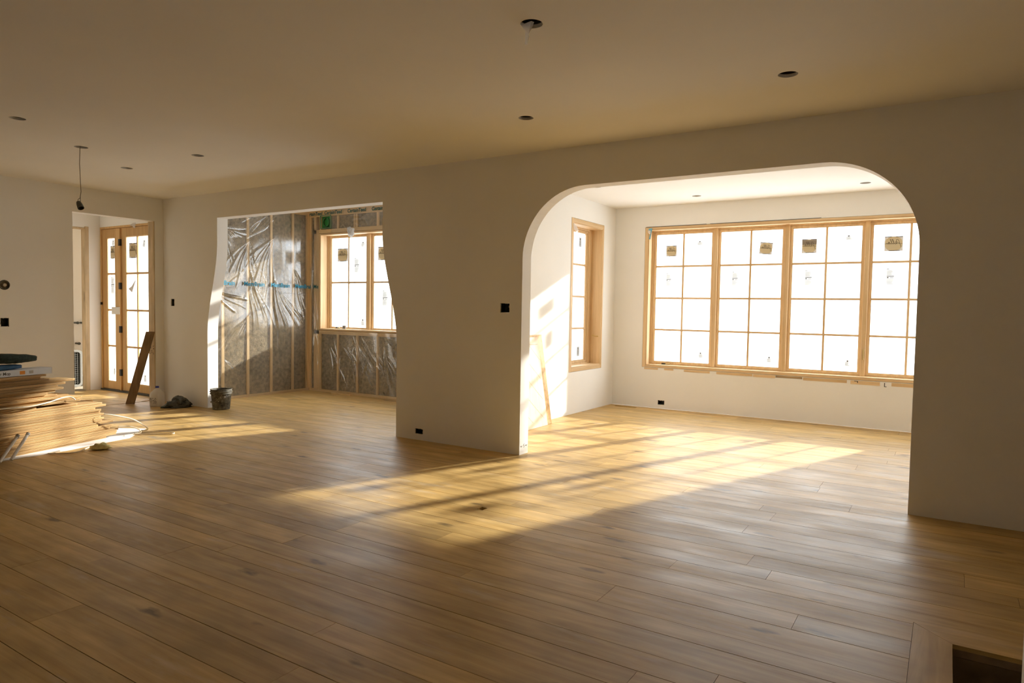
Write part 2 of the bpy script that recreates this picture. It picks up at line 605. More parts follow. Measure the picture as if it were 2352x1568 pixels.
# ceilings
cans = [(1.168, -2.347), (2.103, -0.977), (0.281, -0.952), (-3.145, -2.855), (-3.737, -2.12), (-3.09, -1.393), (-4.326, -1.399)]
RC = 0.056
c_main = plate('ceiling', rect(XL, XR, YF, 0), [circ(x, y, RC) for x, y in cans], 0.02, lambda u, v, w_: (u, v, H + w_), M_CEIL)
structure(c_main, 'white primed ceiling of the main room with round light holes', 'ceiling')
bcans = [(2.121, 3.2), (0.236, 3.207), (-0.595, 2.064)]
c_bay = plate('ceiling_bay', rect(XS, XBR, WT, YS), [circ(x, y, RC) for x, y in bcans], 0.02, lambda u, v, w_: (u, v, HB + w_), M_CEIL)
structure(c_bay, 'bright white ceiling of the bay behind the arch', 'ceiling')
structure(MB().box(XN - 0.18, XS - 0.2, WT, YN + 0.18, 2.86, 2.90).build('ceiling_nook', M_CEIL), 'ceiling of the unfinished nook', 'ceiling')
structure(MB().box(-8.20, XL - WT, -2.75, 0.32, H, H + 0.05).build('ceiling_passage', M_CEIL), 'ceiling of the side passage', 'ceiling')
structure(MB().box(-10.4, -8.20, -2.2, 1.6, H, H + 0.05).build('ceiling_utility', M_CEIL), 'ceiling of the dark utility room', 'ceiling')
roof_blocker = MB()  # unseen slab over all rooms, added to stop sky light leaking in
roof_blocker.box(XL - WT, XR + WT, YF - WT, WT, TOP, TOP + 0.12)
roof_blocker.box(XS - 0.2, XBR + 0.2, WT, YS + 0.2, TOP, TOP + 0.12)
roof_blocker.box(XN - 0.18, XS - 0.2, WT, YN + 0.18, TOP, TOP + 0.12)
roof_blocker.box(-10.4, XL - WT, -2.75, 1.6, TOP, TOP + 0.12)
structure(roof_blocker.build('roof_blocker', M_SUB), 'unseen slab over the rooms, added to keep sky light out', 'roof_blocker')

# bay walls
bw = dict(x0=-0.655, x1=3.110, z0=0.562, z1=2.505)
wbb = plate('wall_bay_back', rect(XS - 0.2, XBR + 0.2, 0, TOP), [rect(bw['x0'], bw['x1'], bw['z0'], bw['z1']), rect(-0.411, -0.315, 0.052, 0.112),
                                                                  rect(1.135, 1.45, 0.530, 0.557)],
            0.20, lambda u, v, w_: (u, YS + w_, v), M_WALL)
structure(wbb, 'white window wall of the bay')
nw = dict(y0=2.418, y1=3.382, z0=0.545, z1=2.512)
wbl = plate('wall_bay_left', rect(WT, YS, 0, TOP), [rect(nw['y0'], nw['y1'], nw['z0'], nw['z1'])], 0.20, lambda u, v, w_: (XS - w_, u, v), M_WALL)
structure(wbl, 'white side wall of the bay with the narrow window')
structure(MB().box(XBR, XBR + 0.2, WT, YS, 0, TOP).build('wall_bay_right', M_WALL), 'white side wall of the bay')

# nook walls (sheathing behind the studs)
M_SHEATH = mat('sheathing', (0.30, 0.20, 0.10), 0.9, noise=0.3)
nk = dict(x0=-5.372, x1=-1.716, z0=0.965, z1=2.465)
wnb = plate('wall_nook_back', rect(XN - 0.18, XS - 0.2, 0, TOP), [rect(nk['x0'], nk['x1'], nk['z0'], nk['z1'])], 0.04, lambda u, v, w_: (u, YN + 0.14 + w_, v), M_SHEATH)
structure(wnb, 'sheathing of the unfinished nook window wall')
structure(MB().box(XN - 0.18, XN - 0.14, WT, YN + 0.14, 0, TOP).build('wall_nook_left', M_SHEATH), 'sheathing of the unfinished nook side wall')

# passage and utility room
YD = 0.17
dr = dict(x0=-8.05, x1=-6.60, z1=2.485)
wpb = plate('wall_passage_back', [(-8.2, 0), (dr['x0'], 0), (dr['x0'], dr['z1']), (dr['x1'], dr['z1']), (dr['x1'], 0), (XL, 0), (XL, TOP), (-8.2, TOP)], [], 0.15, lambda u, v, w_: (u, YD + w_, v), M_WALL)
structure(wpb, 'white wall holding the glazed double door')
wpl = plate('wall_passage_left', [(-2.6, 0), (-0.95, 0), (-0.95, 2.46), (-0.01, 2.46), (-0.01, 0), (YD, 0), (YD, TOP), (-2.6, TOP)], [], 0.15, lambda u, v, w_: (-8.05 - w_, u, v), M_WALL)
structure(wpl, 'white passage wall with a doorway to the utility room')
structure(MB().box(-8.2, XL - WT, -2.75, -2.6, 0, TOP).build('wall_passage_front', M_WALL), 'white wall closing the passage')
structure(MB().box(-10.4, -10.25, -2.2, 1.6, 0, TOP).build('wall_utility_left', M_WALL), 'bare wall of the utility room')
structure(MB().box(-10.25, -8.2, 1.45, 1.6, 0, TOP).build('wall_utility_back', M_WALL), 'bare side wall of the utility room')
structure(MB().box(-10.25, -8.2, -2.2, -2.05, 0, TOP).build('wall_utility_front', M_WALL), 'bare wall of the utility room')

# ------------------------------------------------------------------ floor
FT = 0.018
big_hole = (3.020, 3.62, -2.66, -2.000)
small_hole = (0.352, 0.396, -1.602, -1.540)
vent_hole = (-0.985, -0.665, 3.575, 3.650)
sub_holes = [rect(*big_hole), rect(*small_hole), rect(*vent_hole)]
floor = plate('floor', [(-10.4, YF - WT), (XR, YF - WT), (XR, 0.0), (XBR + 0.1, 0.0), (XBR + 0.1, YS), (-10.4, YS)], sub_holes, 0.03, lambda u, v, w_: (u, v, -FT - w_), M_SUB)
structure(floor, 'oak plank floor of random widths', 'floor')
lines = [0.007, -0.18, -0.36, -0.50, -0.70, -0.88, -1.06, -1.267, -1.41, -1.59, -1.737, -1.88, -2.07, -2.24, -2.46, -2.595,
         -2.78, -2.926, -3.065, -3.285, -3.42, -3.605, -3.79, -4.005, -4.14, -4.36]
wids = [0.14, 0.185, 0.22]
frame_out = (2.877, 3.762, -2.802, -1.859)


def subtract(r, h):
    x0, x1, y0, y1 = r
    a0, a1, b0, b1 = h
    if a0 >= x1 or a1 <= x0 or b0 >= y1 or b1 <= y0:
        return [r]
    out = []
    if a0 > x0:
        out.append((x0, a0, y0, y1))
    if a1 < x1:
        out.append((a1, x1, y0, y1))
    xa, xb = max(x0, a0), min(x1, a1)
    if b0 > y0:
        out.append((xa, xb, y0, b0))
    if b1 < y1:
        out.append((xa, xb, b1, y1))
    return out


GAP = 0.0016
cuts = [frame_out, small_hole, vent_hole]


def board(x0, x1, y0, y1):
    rs = [(x0 + 0.0008, x1 - 0.0008, y0 + GAP, y1 - GAP)]
    for h in cuts:
        rs = [q for r in rs for q in subtract(r, h)]
    rs = [r for r in rs if r[1] - r[0] > 0.01 and r[3] - r[2] > 0.005]
    if not rs:
        return
    cx, cyy = (rs[0][0] + rs[0][1]) / 2, (rs[0][2] + rs[0][3]) / 2
    dz = random.uniform(-0.0006, 0.0)
    mb = MB()
    for r in rs:
        mb.box(r[0] - cx, r[1] - cx, r[2] - cyy, r[3] - cyy, -FT, dz)
    o = mb.build('floorboard', M_FLOOR, floor)
    o.location = (cx, cyy, 0)


def rows(ys, x0, x1, seed, lo=1.5, hi=2.9):
    rnd = random.Random(seed)
    for a, b in zip(ys[:-1], ys[1:]):
        x = x0 - rnd.uniform(0, 1.4)
        while x < x1:
            l = rnd.uniform(lo, hi)
            s, e = max(x, x0), min(x + l, x1)
            if e - s > 0.12:
                board(s, e, min(a, b), max(a, b))
            x += l


def wrows(y0, y1, seed):
    rnd = random.Random(seed)
    ys = [y0]
    while ys[-1] < y1 - 0.02:
        ys.append(min(y1, ys[-1] + rnd.choice(wids)))
    return ys


rows(lines, -6.235, XR, 3)
ybay = wrows(0.007, YS, 5)
rows(ybay, -1.2, XBR, 11)
ynook = [y for y in ybay if y < YN - 0.05] + [YN]
rows(ynook, XN, -1.2, 23)
rows([0.17, 0.007] + [y for y in lines[1:14]] + [-2.6], -8.05, -6.265, 31, 1.2, 2.4)
mb = MB()
rnd = random.Random(77)
y = -4.36
while y > YF:
    wd = rnd.choice(wids)
    x = XL - rnd.uniform(0, 1)
    while x < XR:
        l = rnd.uniform(1.5, 2.9)
        s, e = max(x, XL), min(x + l, XR)
        if e - s > 0.1:
            mb.box(s + 0.001, e - 0.001, max(y - wd, YF) + GAP, y - GAP, -FT, 0)
        x += l
    y -= wd
o = mb.build('floorboards_behind', M_FLOOR, floor)
o['kind'] = 'stuff'
mb = MB().box(-10.25, -8.06, -2.05, 1.45, -FT, -0.002)
mb.build('bare_subfloor', mat('dusty_slab', (0.30, 0.25, 0.18), 0.9, noise=0.25, nscale=6), floor)

# mitred border around the floor opening
a0, a1, b0, b1 = frame_out
h0, h1, k0, k1 = big_hole
e_ = 0.0015
for qi, q in enumerate(([(a0 + e_, b1 - e_), (a1 - e_, b1 - e_), (h1, k1), (h0, k1)], [(a0 + e_, b0 + e_), (a0 + e_, b1 - e_ * 3), (h0, k1 - e_), (h0, k0)],
          [(a0 + e_ * 3, b0 + e_), (h0 + e_, k0), (h1, k0), (a1 - e_, b0 + e_)], [(a1 - e_, b0 + e_ * 3), (h1, k0 + e_), (h1, k1 - e_), (a1 - e_, b1 - e_ * 3)])):
    cx = sum(p[0] for p in q) / 4
    cyy = sum(p[1] for p in q) / 4
    mb = MB().hexa([(p[0] - cx, p[1] - cyy, -FT) for p in q], [(p[0] - cx, p[1] - cyy, 0.0005) for p in q])
    o = mb.build('border_board', M_FLOORY if qi in (1, 3) else M_FLOOR, floor)
    o.location = (cx, cyy, 0)
fb = MB()
fb.box(h0 - 0.02, h0, k0 - 0.02, k1 + 0.02, -0.40, -0.05)
fb.box(h1, h1 + 0.02, k0 - 0.02, k1 + 0.02, -0.40, -0.05)
fb.box(h0, h1, k0 - 0.02, k0, -0.40, -0.05)
fb.box(h0, h1, k1, k1 + 0.02, -0.40, -0.05)
fb.box(h0 - 0.02, h1 + 0.02, k0 - 0.02, k1 + 0.02, -0.42, -0.40)
fo = fb.build('floor_duct', mat('duct_wood', (0.24, 0.17, 0.10), 0.8, noise=0.3))
tag(fo, 'deep dark duct box inside the mitred floor opening', 'duct')
for nm, hh, lab in (('floor_register', vent_hole, 'narrow dark floor register slot at the bay window wall'), ('floor_outlet_hole', small_hole, 'small dark notch cut into the oak floor')):
    vb = MB()
    vb.box(hh[0] - 0.006, hh[0], hh[2] - 0.006, hh[3] + 0.006, -0.16, -0.05)
    vb.box(hh[1], hh[1] + 0.006, hh[2] - 0.006, hh[3] + 0.006, -0.16, -0.05)
    vb.box(hh[0], hh[1], hh[2] - 0.006, hh[2], -0.16, -0.05)
    vb.box(hh[0], hh[1], hh[3], hh[3] + 0.006, -0.16, -0.05)
    vb.box(hh[0] - 0.006, hh[1] + 0.006, hh[2] - 0.006, hh[3] + 0.006, -0.17, -0.16)
    tag(vb.build(nm, mat('duct_steel', (0.26, 0.25, 0.23), 0.6, noise=0.2)), lab, 'floor vent' if 'register' in nm else 'outlet')


# ------------------------------------------------------------------ windows
def add_script_sticker(par, x, z, y, wd, ht, ang=0.0, variant=0):
    """cream oval on a brown square with a mirrored script name, stuck to the glass"""
    ca, sa = math.cos(ang), math.sin(ang)

    def P(u, v, d):
        return (x + u * ca - v * sa, y - d, z + u * sa + v * ca)
    base = MB()
    base.poly([P(-wd / 2, -ht / 2, 0.0008), P(wd / 2, -ht / 2, 0.0008), P(wd / 2, ht / 2, 0.0008), P(-wd / 2, ht / 2, 0.0008)], [(0, 1, 2, 3)])
    base.build('sticker', M_LABELB, par)
    ov = [P(wd * 0.475 * math.copysign(abs(math.cos(t)) ** 0.8, math.cos(t)), ht * 0.465 * math.copysign(abs(math.sin(t)) ** 0.8, math.sin(t)), 0.0013)
          for t in [2 * math.pi * k / 32 for k in range(32)]]
    MB().poly(ov, [tuple(range(32))]).build('sticker', M_LABEL, par)
    d = MB()
    for u0, u1, v0, v1 in ((-0.5, -0.12, 0.445, 0.5), (0.12, 0.5, 0.445, 0.5), (-0.24, 0.36, -0.5, -0.45), (-0.5, 0.5, -0.009, 0.009)):
        d.poly([P(wd * u0, ht * v0, 0.0018), P(wd * u1, ht * v0, 0.0018), P(wd * u1, ht * v1, 0.0018), P(wd * u0, ht * v1, 0.0018)], [(0, 1, 2, 3)])
    d.build('sticker_print', M_LABELD, par)
    c = P(0, ht * 0.08, 0.0022)
    # handwriting: P, e, l, l, a as one flowing stroke, seen from behind
    strokes = [[(0.02, -0.28), (0.10, 0.0), (0.17, 0.24), (0.24, 0.34), (0.31, 0.30), (0.29, 0.16), (0.20, 0.06), (0.12, 0.03)],
               [(0.22, 0.0), (0.33, 0.05), (0.37, 0.13), (0.32, 0.15), (0.29, 0.05), (0.34, -0.03), (0.43, 0.04), (0.52, 0.22), (0.56, 0.34), (0.51, 0.33), (0.46, 0.12), (0.48, -0.02),
                (0.55, 0.04), (0.64, 0.22), (0.68, 0.34), (0.63, 0.33), (0.58, 0.12), (0.60, -0.02), (0.67, 0.03), (0.77, 0.13), (0.71, 0.13), (0.68, 0.03), (0.73, -0.02), (0.79, 0.10), (0.79, 0.0), (0.90, 0.06)]]
    stm = MB()
    for sk_ in strokes:
        stm.tube(spline([P(-wd * 0.92 * (q[0] - 0.46), ht * (q[1] * 0.85 + 0.0), 0.0024) for q in sk_], len(sk_) * 4), wd * 0.009, 4)
    stm.build('sticker_script', M_LABELD, par)
    if variant:
        d = MB()
        d.poly([P(-wd / 2, ht * 0.1, 0.0026), P(wd / 2, ht * 0.1, 0.0026), P(wd / 2, ht * 0.42, 0.0026), P(-wd / 2, ht * 0.42, 0.0026)], [(0, 1, 2, 3)])
        d.build('sticker', M_LABELB, par)


def add_spec_label(par, x, z, y, wd, ht, dense=True, ang=0.0):
    ca, sa = math.cos(ang), math.sin(ang)

    def P(u, v, d):
        return (x + u * ca - v * sa, y - d, z + u * sa + v * ca)

    def Q(mb, u0, u1, v0, v1, d):
        mb.poly([P(wd * u0, ht * v0, d), P(wd * u1, ht * v0, d), P(wd * u1, ht * v1, d), P(wd * u0, ht * v1, d)], [(0, 1, 2, 3)])
    m0 = MB()
    Q(m0, -0.5, 0.5, -0.5, 0.5, 0.0008)
    m0.build('sticker', M_LABELG, par)
    ink, gry = MB(), MB()
    rnd = random.Random(int(x * 100) + int(z * 1000))
    if dense:
        Q(ink, -0.44, 0.44, 0.03, 0.065, 0.0014)
        Q(ink, -0.40, -0.22, -0.06, 0.0, 0.0014)
        Q(ink, -0.05, 0.38, -0.05, -0.03, 0.0014)
        for k in range(7):
            v = 0.36 - 0.042 * k
            Q(gry, -0.42, rnd.uniform(0.1, 0.42), v, v + 0.014, 0.0014)
        for k in range(6):
            v = -0.13 - 0.052 * k
            Q(gry, -0.42, rnd.uniform(0.1, 0.42), v, v + 0.014, 0.0014)
        for t in range(10):
            a, b = math.pi * t / 10, math.pi * (t + 1) / 10
            ink.poly([P(wd * (-0.32 + 0.13 * math.cos(a)), ht * (0.43 + 0.05 * math.sin(a)), 0.0014), P(wd * (-0.32 + 0.13 * math.cos(b)), ht * (0.43 + 0.05 * math.sin(b)), 0.0014),
                      P(wd * (-0.32 + 0.08 * math.cos(b)), ht * (0.43 + 0.03 * math.sin(b)), 0.0014), P(wd * (-0.32 + 0.08 * math.cos(a)), ht * (0.43 + 0.03 * math.sin(a)), 0.0014)], [(0, 1, 2, 3)])
    else:
        Q(ink, -0.15, 0.1, 0.2, 0.38, 0.0014)
        for k in range(4):
            v = 0.05 - 0.12 * k
            Q(gry, -0.4, rnd.uniform(0.1, 0.4), v, v + 0.05, 0.0014)
    ink.build('sticker_print', M_INK, par)
    gry.build('sticker_print', M_GREYINK, par)


def window(name, label, loc, rz, ow, z0, z1, band, jamb, units, gz0, gz1, ncol, nrow, jd, mw=0.05, swd=0.036, pane=True):
    """origin: left end of the rough opening on the wall face, floor level; x right, y outward, z up"""
    root = empty(name, loc, rz)
    structure(root, label, 'window')
    bl, br, bb, bt = band
    g2 = 0.003
    # rough framing edge showing flush in the wall
    for x0, x1, a, b, m_ in ((g2, bl, z0 + g2, z1 - g2, M_PINE), (ow - br, ow - g2, z0 + g2, z1 - g2, M_PINE),
                             (bl + 0.001, ow - br - 0.001, z1 - bt, z1 - g2, M_PINEX), (bl + 0.001, ow - br - 0.001, z0 + g2, z0 + bb, M_PINEX)):
        MB().box(x0, x1, -0.004, jd + 0.01, a, b).build('rough_frame', m_, root, bevel=0.002)
    jx0, jx1, jz0, jz1 = bl, ow - br, z0 + bb, z1 - bt
    # jamb lining
    t = jamb
    for x0, x1, a, b, m_ in ((jx0, jx0 + t, jz0, jz1, M_PINE), (jx1 - t, jx1, jz0, jz1, M_PINE), (jx0 + t, jx1 - t, jz1 - t, jz1, M_PINEX), (jx0 + t, jx1 - t, jz0, jz0 + t, M_PINEX)):
        MB().box(x0, x1, 0.002, jd + 0.06, a, b).build('jamb', m_, root, bevel=0.0015)
    sashes = []
    ix0, ix1, iz0, iz1 = jx0 + t, jx1 - t, jz0 + t, jz1 - t
    # mullions between units and the fixed frame
    for (a, b), (c, d_) in zip(units[:-1], units[1:]):
        mid = (b + c) / 2
        MB().box(mid - mw / 2, mid + mw / 2, jd - 0.025, jd + 0.06, iz0, iz1).build('mullion', M_PINE, root, bevel=0.003)
    for k, (a, b) in enumerate(units):
        xa = ix0 if k == 0 else (units[k - 1][1] + a) / 2 + mw / 2
        xb = ix1 if k == len(units) - 1 else (b + units[k + 1][0]) / 2 - mw / 2
        fr = MB()
        fr.ring_xz(xa, xb, iz0, iz1, a - swd - xa + 0.001, xb - b - swd + 0.001, max(gz0 - swd - iz0, 0.004), max(iz1 - gz1 - swd, 0.004), jd - 0.008, jd + 0.055)
        fr.build('unit_frame', M_PINE, root, bevel=0.002)
        s = MB()
        s.ring_xz(a - swd + 0.002, b + swd - 0.002, gz0 - swd + 0.002, gz1 + swd - 0.002, swd - 0.012, swd - 0.012, swd - 0.012, swd - 0.012, jd + 0.004, jd + 0.05)
        s.ring_xz(a - 0.0105, b + 0.0105, gz0 - 0.0105, gz1 + 0.0105, 0.0115, 0.0115, 0.0115, 0.0115, jd + 0.014, jd + 0.044)
        so = s.build('sash', M_PINE, root, bevel=0.0015)
        sashes.append(so)
        pw, ph = (b - a) / ncol, (gz1 - gz0) / nrow
        for i in range(1, ncol):
            MB().box(a + pw * i - 0.012, a + pw * i + 0.012, jd + 0.012, jd + 0.042, gz0, gz1).build('muntin', M_PINE, so)
        for j in range(1, nrow):
            MB().box(a, b, jd + 0.0125, jd + 0.0415, gz0 + ph * j - 0.012, gz0 + ph * j + 0.012).build('muntin', M_PINEX, so)
        if pane:
            for i in range(ncol):
                for j in range(nrow):
                    MB().box(a + pw * i + 0.001, a + pw * (i + 1) - 0.001, jd + 0.026, jd + 0.030, gz0 + ph * j + 0.001, gz0 + ph * (j + 1) - 0.001).build('pane', M_PANE, so)
    return root, sashes


# big four-unit window of the bay
jdB = 0.12
gx = [(-0.531, 0.240), (0.363, 1.137), (1.264, 2.040), (2.162, 2.936)]
unitsB = [(a - bw['x0'], b - bw['x0']) for a, b in gx]
win1, sB = window('window_1', 'wide four unit pine window in the white bay', (bw['x0'], YS, 0), 0, bw['x1'] - bw['x0'], bw['z0'], bw['z1'],
                  (0.050, 0.050, 0.028, 0.032), 0.012, unitsB, 0.648, 2.408, 2, 4, jdB)
gy = jdB + 0.0255


def bx_(X):
    return X - bw['x0']


add_script_sticker(sB[0], bx_(-0.322), 2.180, gy, 0.150, 0.150)
add_script_sticker(sB[1], bx_(0.935), 2.175, gy, 0.158, 0.150, -0.10)
add_script_sticker(sB[2], bx_(1.452), 2.185, gy, 0.172, 0.172, 0, 1)
add_script_sticker(sB[3], bx_(2.372), 2.180, gy, 0.190, 0.172)
add_spec_label(sB[0], bx_(-0.350), 1.782, gy, 0.075, 0.190)
add_spec_label(sB[1], bx_(0.555), 1.785, gy, 0.080, 0.200)
add_spec_label(sB[2], bx_(1.455), 1.787, gy, 0.085, 0.205)
add_spec_label(sB[3], bx_(2.352), 1.790, gy, 0.085, 0.205)
for k, (X, Z, a_) in enumerate(((0.075, 2.275, 0.05), (1.897, 2.272, 0.12))):
    add_spec_label(sB[0 if k == 0 else 2], bx_(X), Z, gy, 0.075, 0.065, False, a_)
for k, (X, Z, a_) in enumerate(((0.128, 0.757, 0.12), (1.020, 0.743, 0.0), (1.932, 0.748, -0.05))):
    add_spec_label(sB[k], bx_(X), Z, gy, 0.062, 0.090, False, a_)
# crank, shims and drywall scars under the sill, blue tape in the corner
cr = MB().box(bx_(-0.41), bx_(-0.355), jdB - 0.012, jdB + 0.006, 0.606, 0.622).build('crank', M_BLACK, win1)
MB().tube([(bx_(-0.35), jdB - 0.005, 0.612), (bx_(-0.32), jdB - 0.012, 0.612), (bx_(-0.29), jdB - 0.01, 0.62)], 0.007).build('crank', M_BRASS, win1)
lt = MB().box(bx_(2.098), bx_(2.112), jdB - 0.045, jdB - 0.024, 0.80, 0.93).build('latch', M_BRASS, win1, bevel=0.003)
for X0, X1, Z0, Z1, m_ in ((-0.62, -0.42, 0.533, 0.558, M_PINEX), (-0.33, -0.2, 0.536, 0.558, M_PINEX), (-0.05, 0.3, 0.53, 0.558, M_PINEX),
                           (0.39, 0.85, 0.526, 0.558, M_PINEX), (0.86, 1.13, 0.522, 0.558, M_PINEX), (1.46, 1.95, 0.52, 0.556, M_PINEX),
                           (1.99, 2.30, 0.512, 0.556, M_PINEX), (2.42, 3.0, 0.515, 0.556, M_PINEX)):
    MB().box(bx_(X0), bx_(X1), -0.003, 0.0, Z0, Z1).build('sill_shim', m_, win1)
for X0, X1, Z0, Z1 in ((2.03, 2.07, 0.546, 0.552), (2.062, 2.07, 0.53, 0.55), (2.345, 2.352, 0.505, 0.55), (2.345, 2.37, 0.503, 0.509), (-0.64, 0.2, 2.506, 2.510), (0.25, 1.6, 2.507, 2.511)):
    MB().box(bx_(X0), bx_(X1), -0.004, 0.0, Z0, Z1).build('pencil_mark', M_INK, win1)
MB().box(bx_(1.136), bx_(1.449), 0.035, 0.198, 0.531, 0.556).build('sill_blocking', M_PINEX, win1)
tp = MB()
tp.poly([(0.05, -0.008, 2.485), (0.105, -0.008, 2.49), (0.100, -0.010, 2.455), (0.055, -0.010, 2.46)], [(0, 1, 2, 3)])
tp.poly([(0.085, -0.009, 2.48), (0.105, -0.009, 2.49), (0.080, -0.012, 2.335), (0.062, -0.012, 2.34)], [(0, 1, 2, 3)])
tp.build('tape', M_TAPE, win1)
MB().poly([(0.035, -0.007, 2.46), (0.09, -0.008, 2.47), (0.085, -0.012, 2.40), (0.05, -0.012, 2.42)], [(0, 1, 2, 3)]).build('tape', M_POLY, win1)

# narrow window in the bay side wall
jdN = 0.165
win2, sN = window('window_2', 'tall narrow pine window in the side wall of the white bay', (XS, nw['y0'], 0), R90, nw['y1'] - nw['y0'], nw['z0'], nw['z1'],
                  (0.060, 0.035, 0.050, 0.055), 0.014, [(0.165, 0.790)], 0.665, 2.385, 1, 4, jdN)
add_spec_label(sN[0], 0.62, 2.26, jdN + 0.0255, 0.075, 0.13, False)
add_spec_label(sN[0], 0.62, 0.78, jdN + 0.0255, 0.075, 0.13, False)
MB().tube([(0.86, 0.10, 1.0), (0.87, 0.06, 0.985), (0.90, 0.03, 0.985)], 0.007).build('latch', M_BRASS, win2)
pv = [(0.02, -0.012, 2.44), (0.10, -0.012, 2.42), (0.16, -0.02, 2.36), (0.08, -0.02, 2.34), (0.03, -0.018, 2.36), (0.12, -0.015, 2.32)]
MB().poly(pv, [(0, 1, 2, 3), (0, 3, 4), (2, 5, 3)]).build('plastic_scrap', M_POLY, win2)

# nook window
jdK = 0.15
unitsK = [(-5.272 + 0.904 * k - nk['x0'], -4.526 + 0.904 * k - nk['x0']) for k in range(4)]
win3, sK = window('window_3', 'four unit pine window in the unfinished nook', (nk['x0'], YN, 0), 0, nk['x1'] - nk['x0'], nk['z0'], nk['z1'],
                  (0.012, 0.012, 0.012, 0.012), 0.014, unitsK, 1.018, 2.405, 2, 2, jdK, mw=0.075, swd=0.040)
gyk = jdK + 0.0255


def kx(X):
    return X - nk['x0']


add_script_sticker(sK[0], kx(-5.040), 2.14, gyk, 0.225, 0.20)
add_script_sticker(sK[1], kx(-4.18), 2.14, gyk, 0.225, 0.20)
add_spec_label(sK[0], kx(-4.735), 1.97, gyk, 0.105, 0.24)
add_spec_label(sK[0], kx(-4.605), 2.29, gyk, 0.085, 0.085, False)
add_spec_label(sK[0], kx(-4.60), 1.10, gyk, 0.075, 0.12, False)
add_spec_label(sK[1], kx(-4.145), 1.47, gyk, 0.105, 0.24)
for X, Z, r_ in ((-5.0, 1.585, 0.045), (-5.10, 1.42, 0.045)):
    MB().poly([(kx(X) + r_ * math.cos(k * 0.785) * random.uniform(.7, 1.1), gyk - 0.001, Z + r_ * math.sin(k * 0.785) * random.uniform(.8, 1.2)) for k in range(8)], [tuple(range(8))]).build('sticker', M_LABELP, sK[0])
MB().box(kx(-5.17), kx(-5.06), jdK - 0.03, jdK, 0.995, 1.010).build('crank', M_BRASS, win3, bevel=0.003)
MB().box(kx(-5.13), kx(-5.10), jdK - 0.035, jdK - 0.02, 1.0, 1.016).build('crank', M_BLACK, win3)
MB().box(kx(-4.93), kx(-4.865), jdK - 0.08, jdK - 0.07, 0.993, 1.045).build('sticker', M_GREYINK, win3)

# ------------------------------------------------------------------ glazed double door in the passage
door = empty('door_1', (0, 0, 0))
structure(door, 'glazed fir double door at the end of the passage', 'door')
fr = MB()
fr.box(dr['x0'], dr['x0'] + 0.03, YD - 0.002, YD + 0.11, 0.0, 2.485)
fr.box(dr['x1'] - 0.03, dr['x1'], YD - 0.002, YD + 0.11, 0.0, 2.485)
fr.box(dr['x0'] + 0.03, dr['x1'] - 0.03, YD - 0.002, YD + 0.11, 2.455, 2.485)
fr.build('door_frame', M_DOOR, door, bevel=0.002)
MB().box(dr['x0'] + 0.03, dr['x1'] - 0.03, YD - 0.03, YD + 0.11, 0.0, 0.022).build('threshold', mat('dark_threshold', (0.05, 0.05, 0.045), 0.5), door)
MB().box(-7.492, -7.470, YD - 0.012, YD + 0.03, 0.024, 2.44).build('astragal', M_DOOR, door, bevel=0.002)
for nm, x0, x1, gx0, gx1, nc in (('door_leaf', -8.018, -7.494, -7.893, -7.660, 1), ('door_leaf', -7.468, -6.632, -7.363, -6.742, 2)):
    lf = MB()
    lf.box(x0, gx0, YD + 0.015, YD + 0.06, 0.026, 2.45)
    lf.box(gx1, x1, YD + 0.015, YD + 0.06, 0.026, 2.45)
    lf.box(gx0, gx1, YD + 0.015, YD + 0.06, 0.026, 0.137)
    lf.box(gx0, gx1, YD + 0.015, YD + 0.06, 2.323, 2.45)
    lo = lf.build(nm, M_DOOR, door, bevel=0.002)
    MB().ring_xz(gx0, gx1, 0.137, 2.323, 0.012, 0.012, 0.012, 0.012, YD + 0.022, YD + 0.052).build('glazing_bead', M_PINE, lo)
    pw, ph = (gx1 - gx0) / nc, (2.323 - 0.137) / 4
    for i in range(1, nc):
        MB().box(gx0 + pw * i - 0.013, gx0 + pw * i + 0.013, YD + 0.020, YD + 0.05, 0.138, 2.322).build('muntin', M_DOOR, lo)
    for j in range(1, 4):
        MB().box(gx0, gx1, YD + 0.021, YD + 0.049, 0.137 + ph * j - 0.013, 0.137 + ph * j + 0.013).build('muntin', M_DOOR, lo)
    for i in range(nc):
        for j in range(4):
            MB().box(gx0 + pw * i + 0.001, gx0 + pw * (i + 1) - 0.001, YD + 0.036, YD + 0.040, 0.137 + ph * j + 0.001, 0.137 + ph * (j + 1) - 0.001).build('pane', M_PANE, lo)
    if nc == 1:
        add_script_sticker(lo, -7.755, 2.10, YD + 0.0355, 0.13, 0.19)
        add_spec_label(lo, -7.765, 1.60, YD + 0.0355, 0.095, 0.26)
        add_spec_label(lo, -7.735, 2.24, YD + 0.0355, 0.085, 0.09, False)
        add_spec_label(lo, -7.735, 0.29, YD + 0.0355, 0.06, 0.11, False)
    else:
        add_script_sticker(lo, -7.19, 2.11, YD + 0.0355, 0.21, 0.22)
        add_spec_label(lo, -6.89, 2.20, YD + 0.0355, 0.07, 0.11, False, -0.2)
        add_spec_label(lo, -6.89, 0.24, YD + 0.0355, 0.07, 0.11, False)
        MB().poly([(-7.28, YD + 0.01, 1.55), (-7.17, YD + 0.005, 1.49), (-7.20, YD + 0.012, 1.58), (-7.06, YD + 0.01, 1.70)], [(0, 1, 2), (2, 1, 3)]).build('torn_label', M_CARD, lo)
for z in (2.235, 1.59, 0.941, 0.293):
    MB().box(-7.505, -7.462, YD - 0.016, YD + 0.016, z - 0.05, z + 0.05).build('hinge', M_BLACK, door, bevel=0.002)
MB().box(-8.045, -8.02, YD - 0.008, YD + 0.015, 1.305, 1.345).build('hinge', M_BLACK, door)
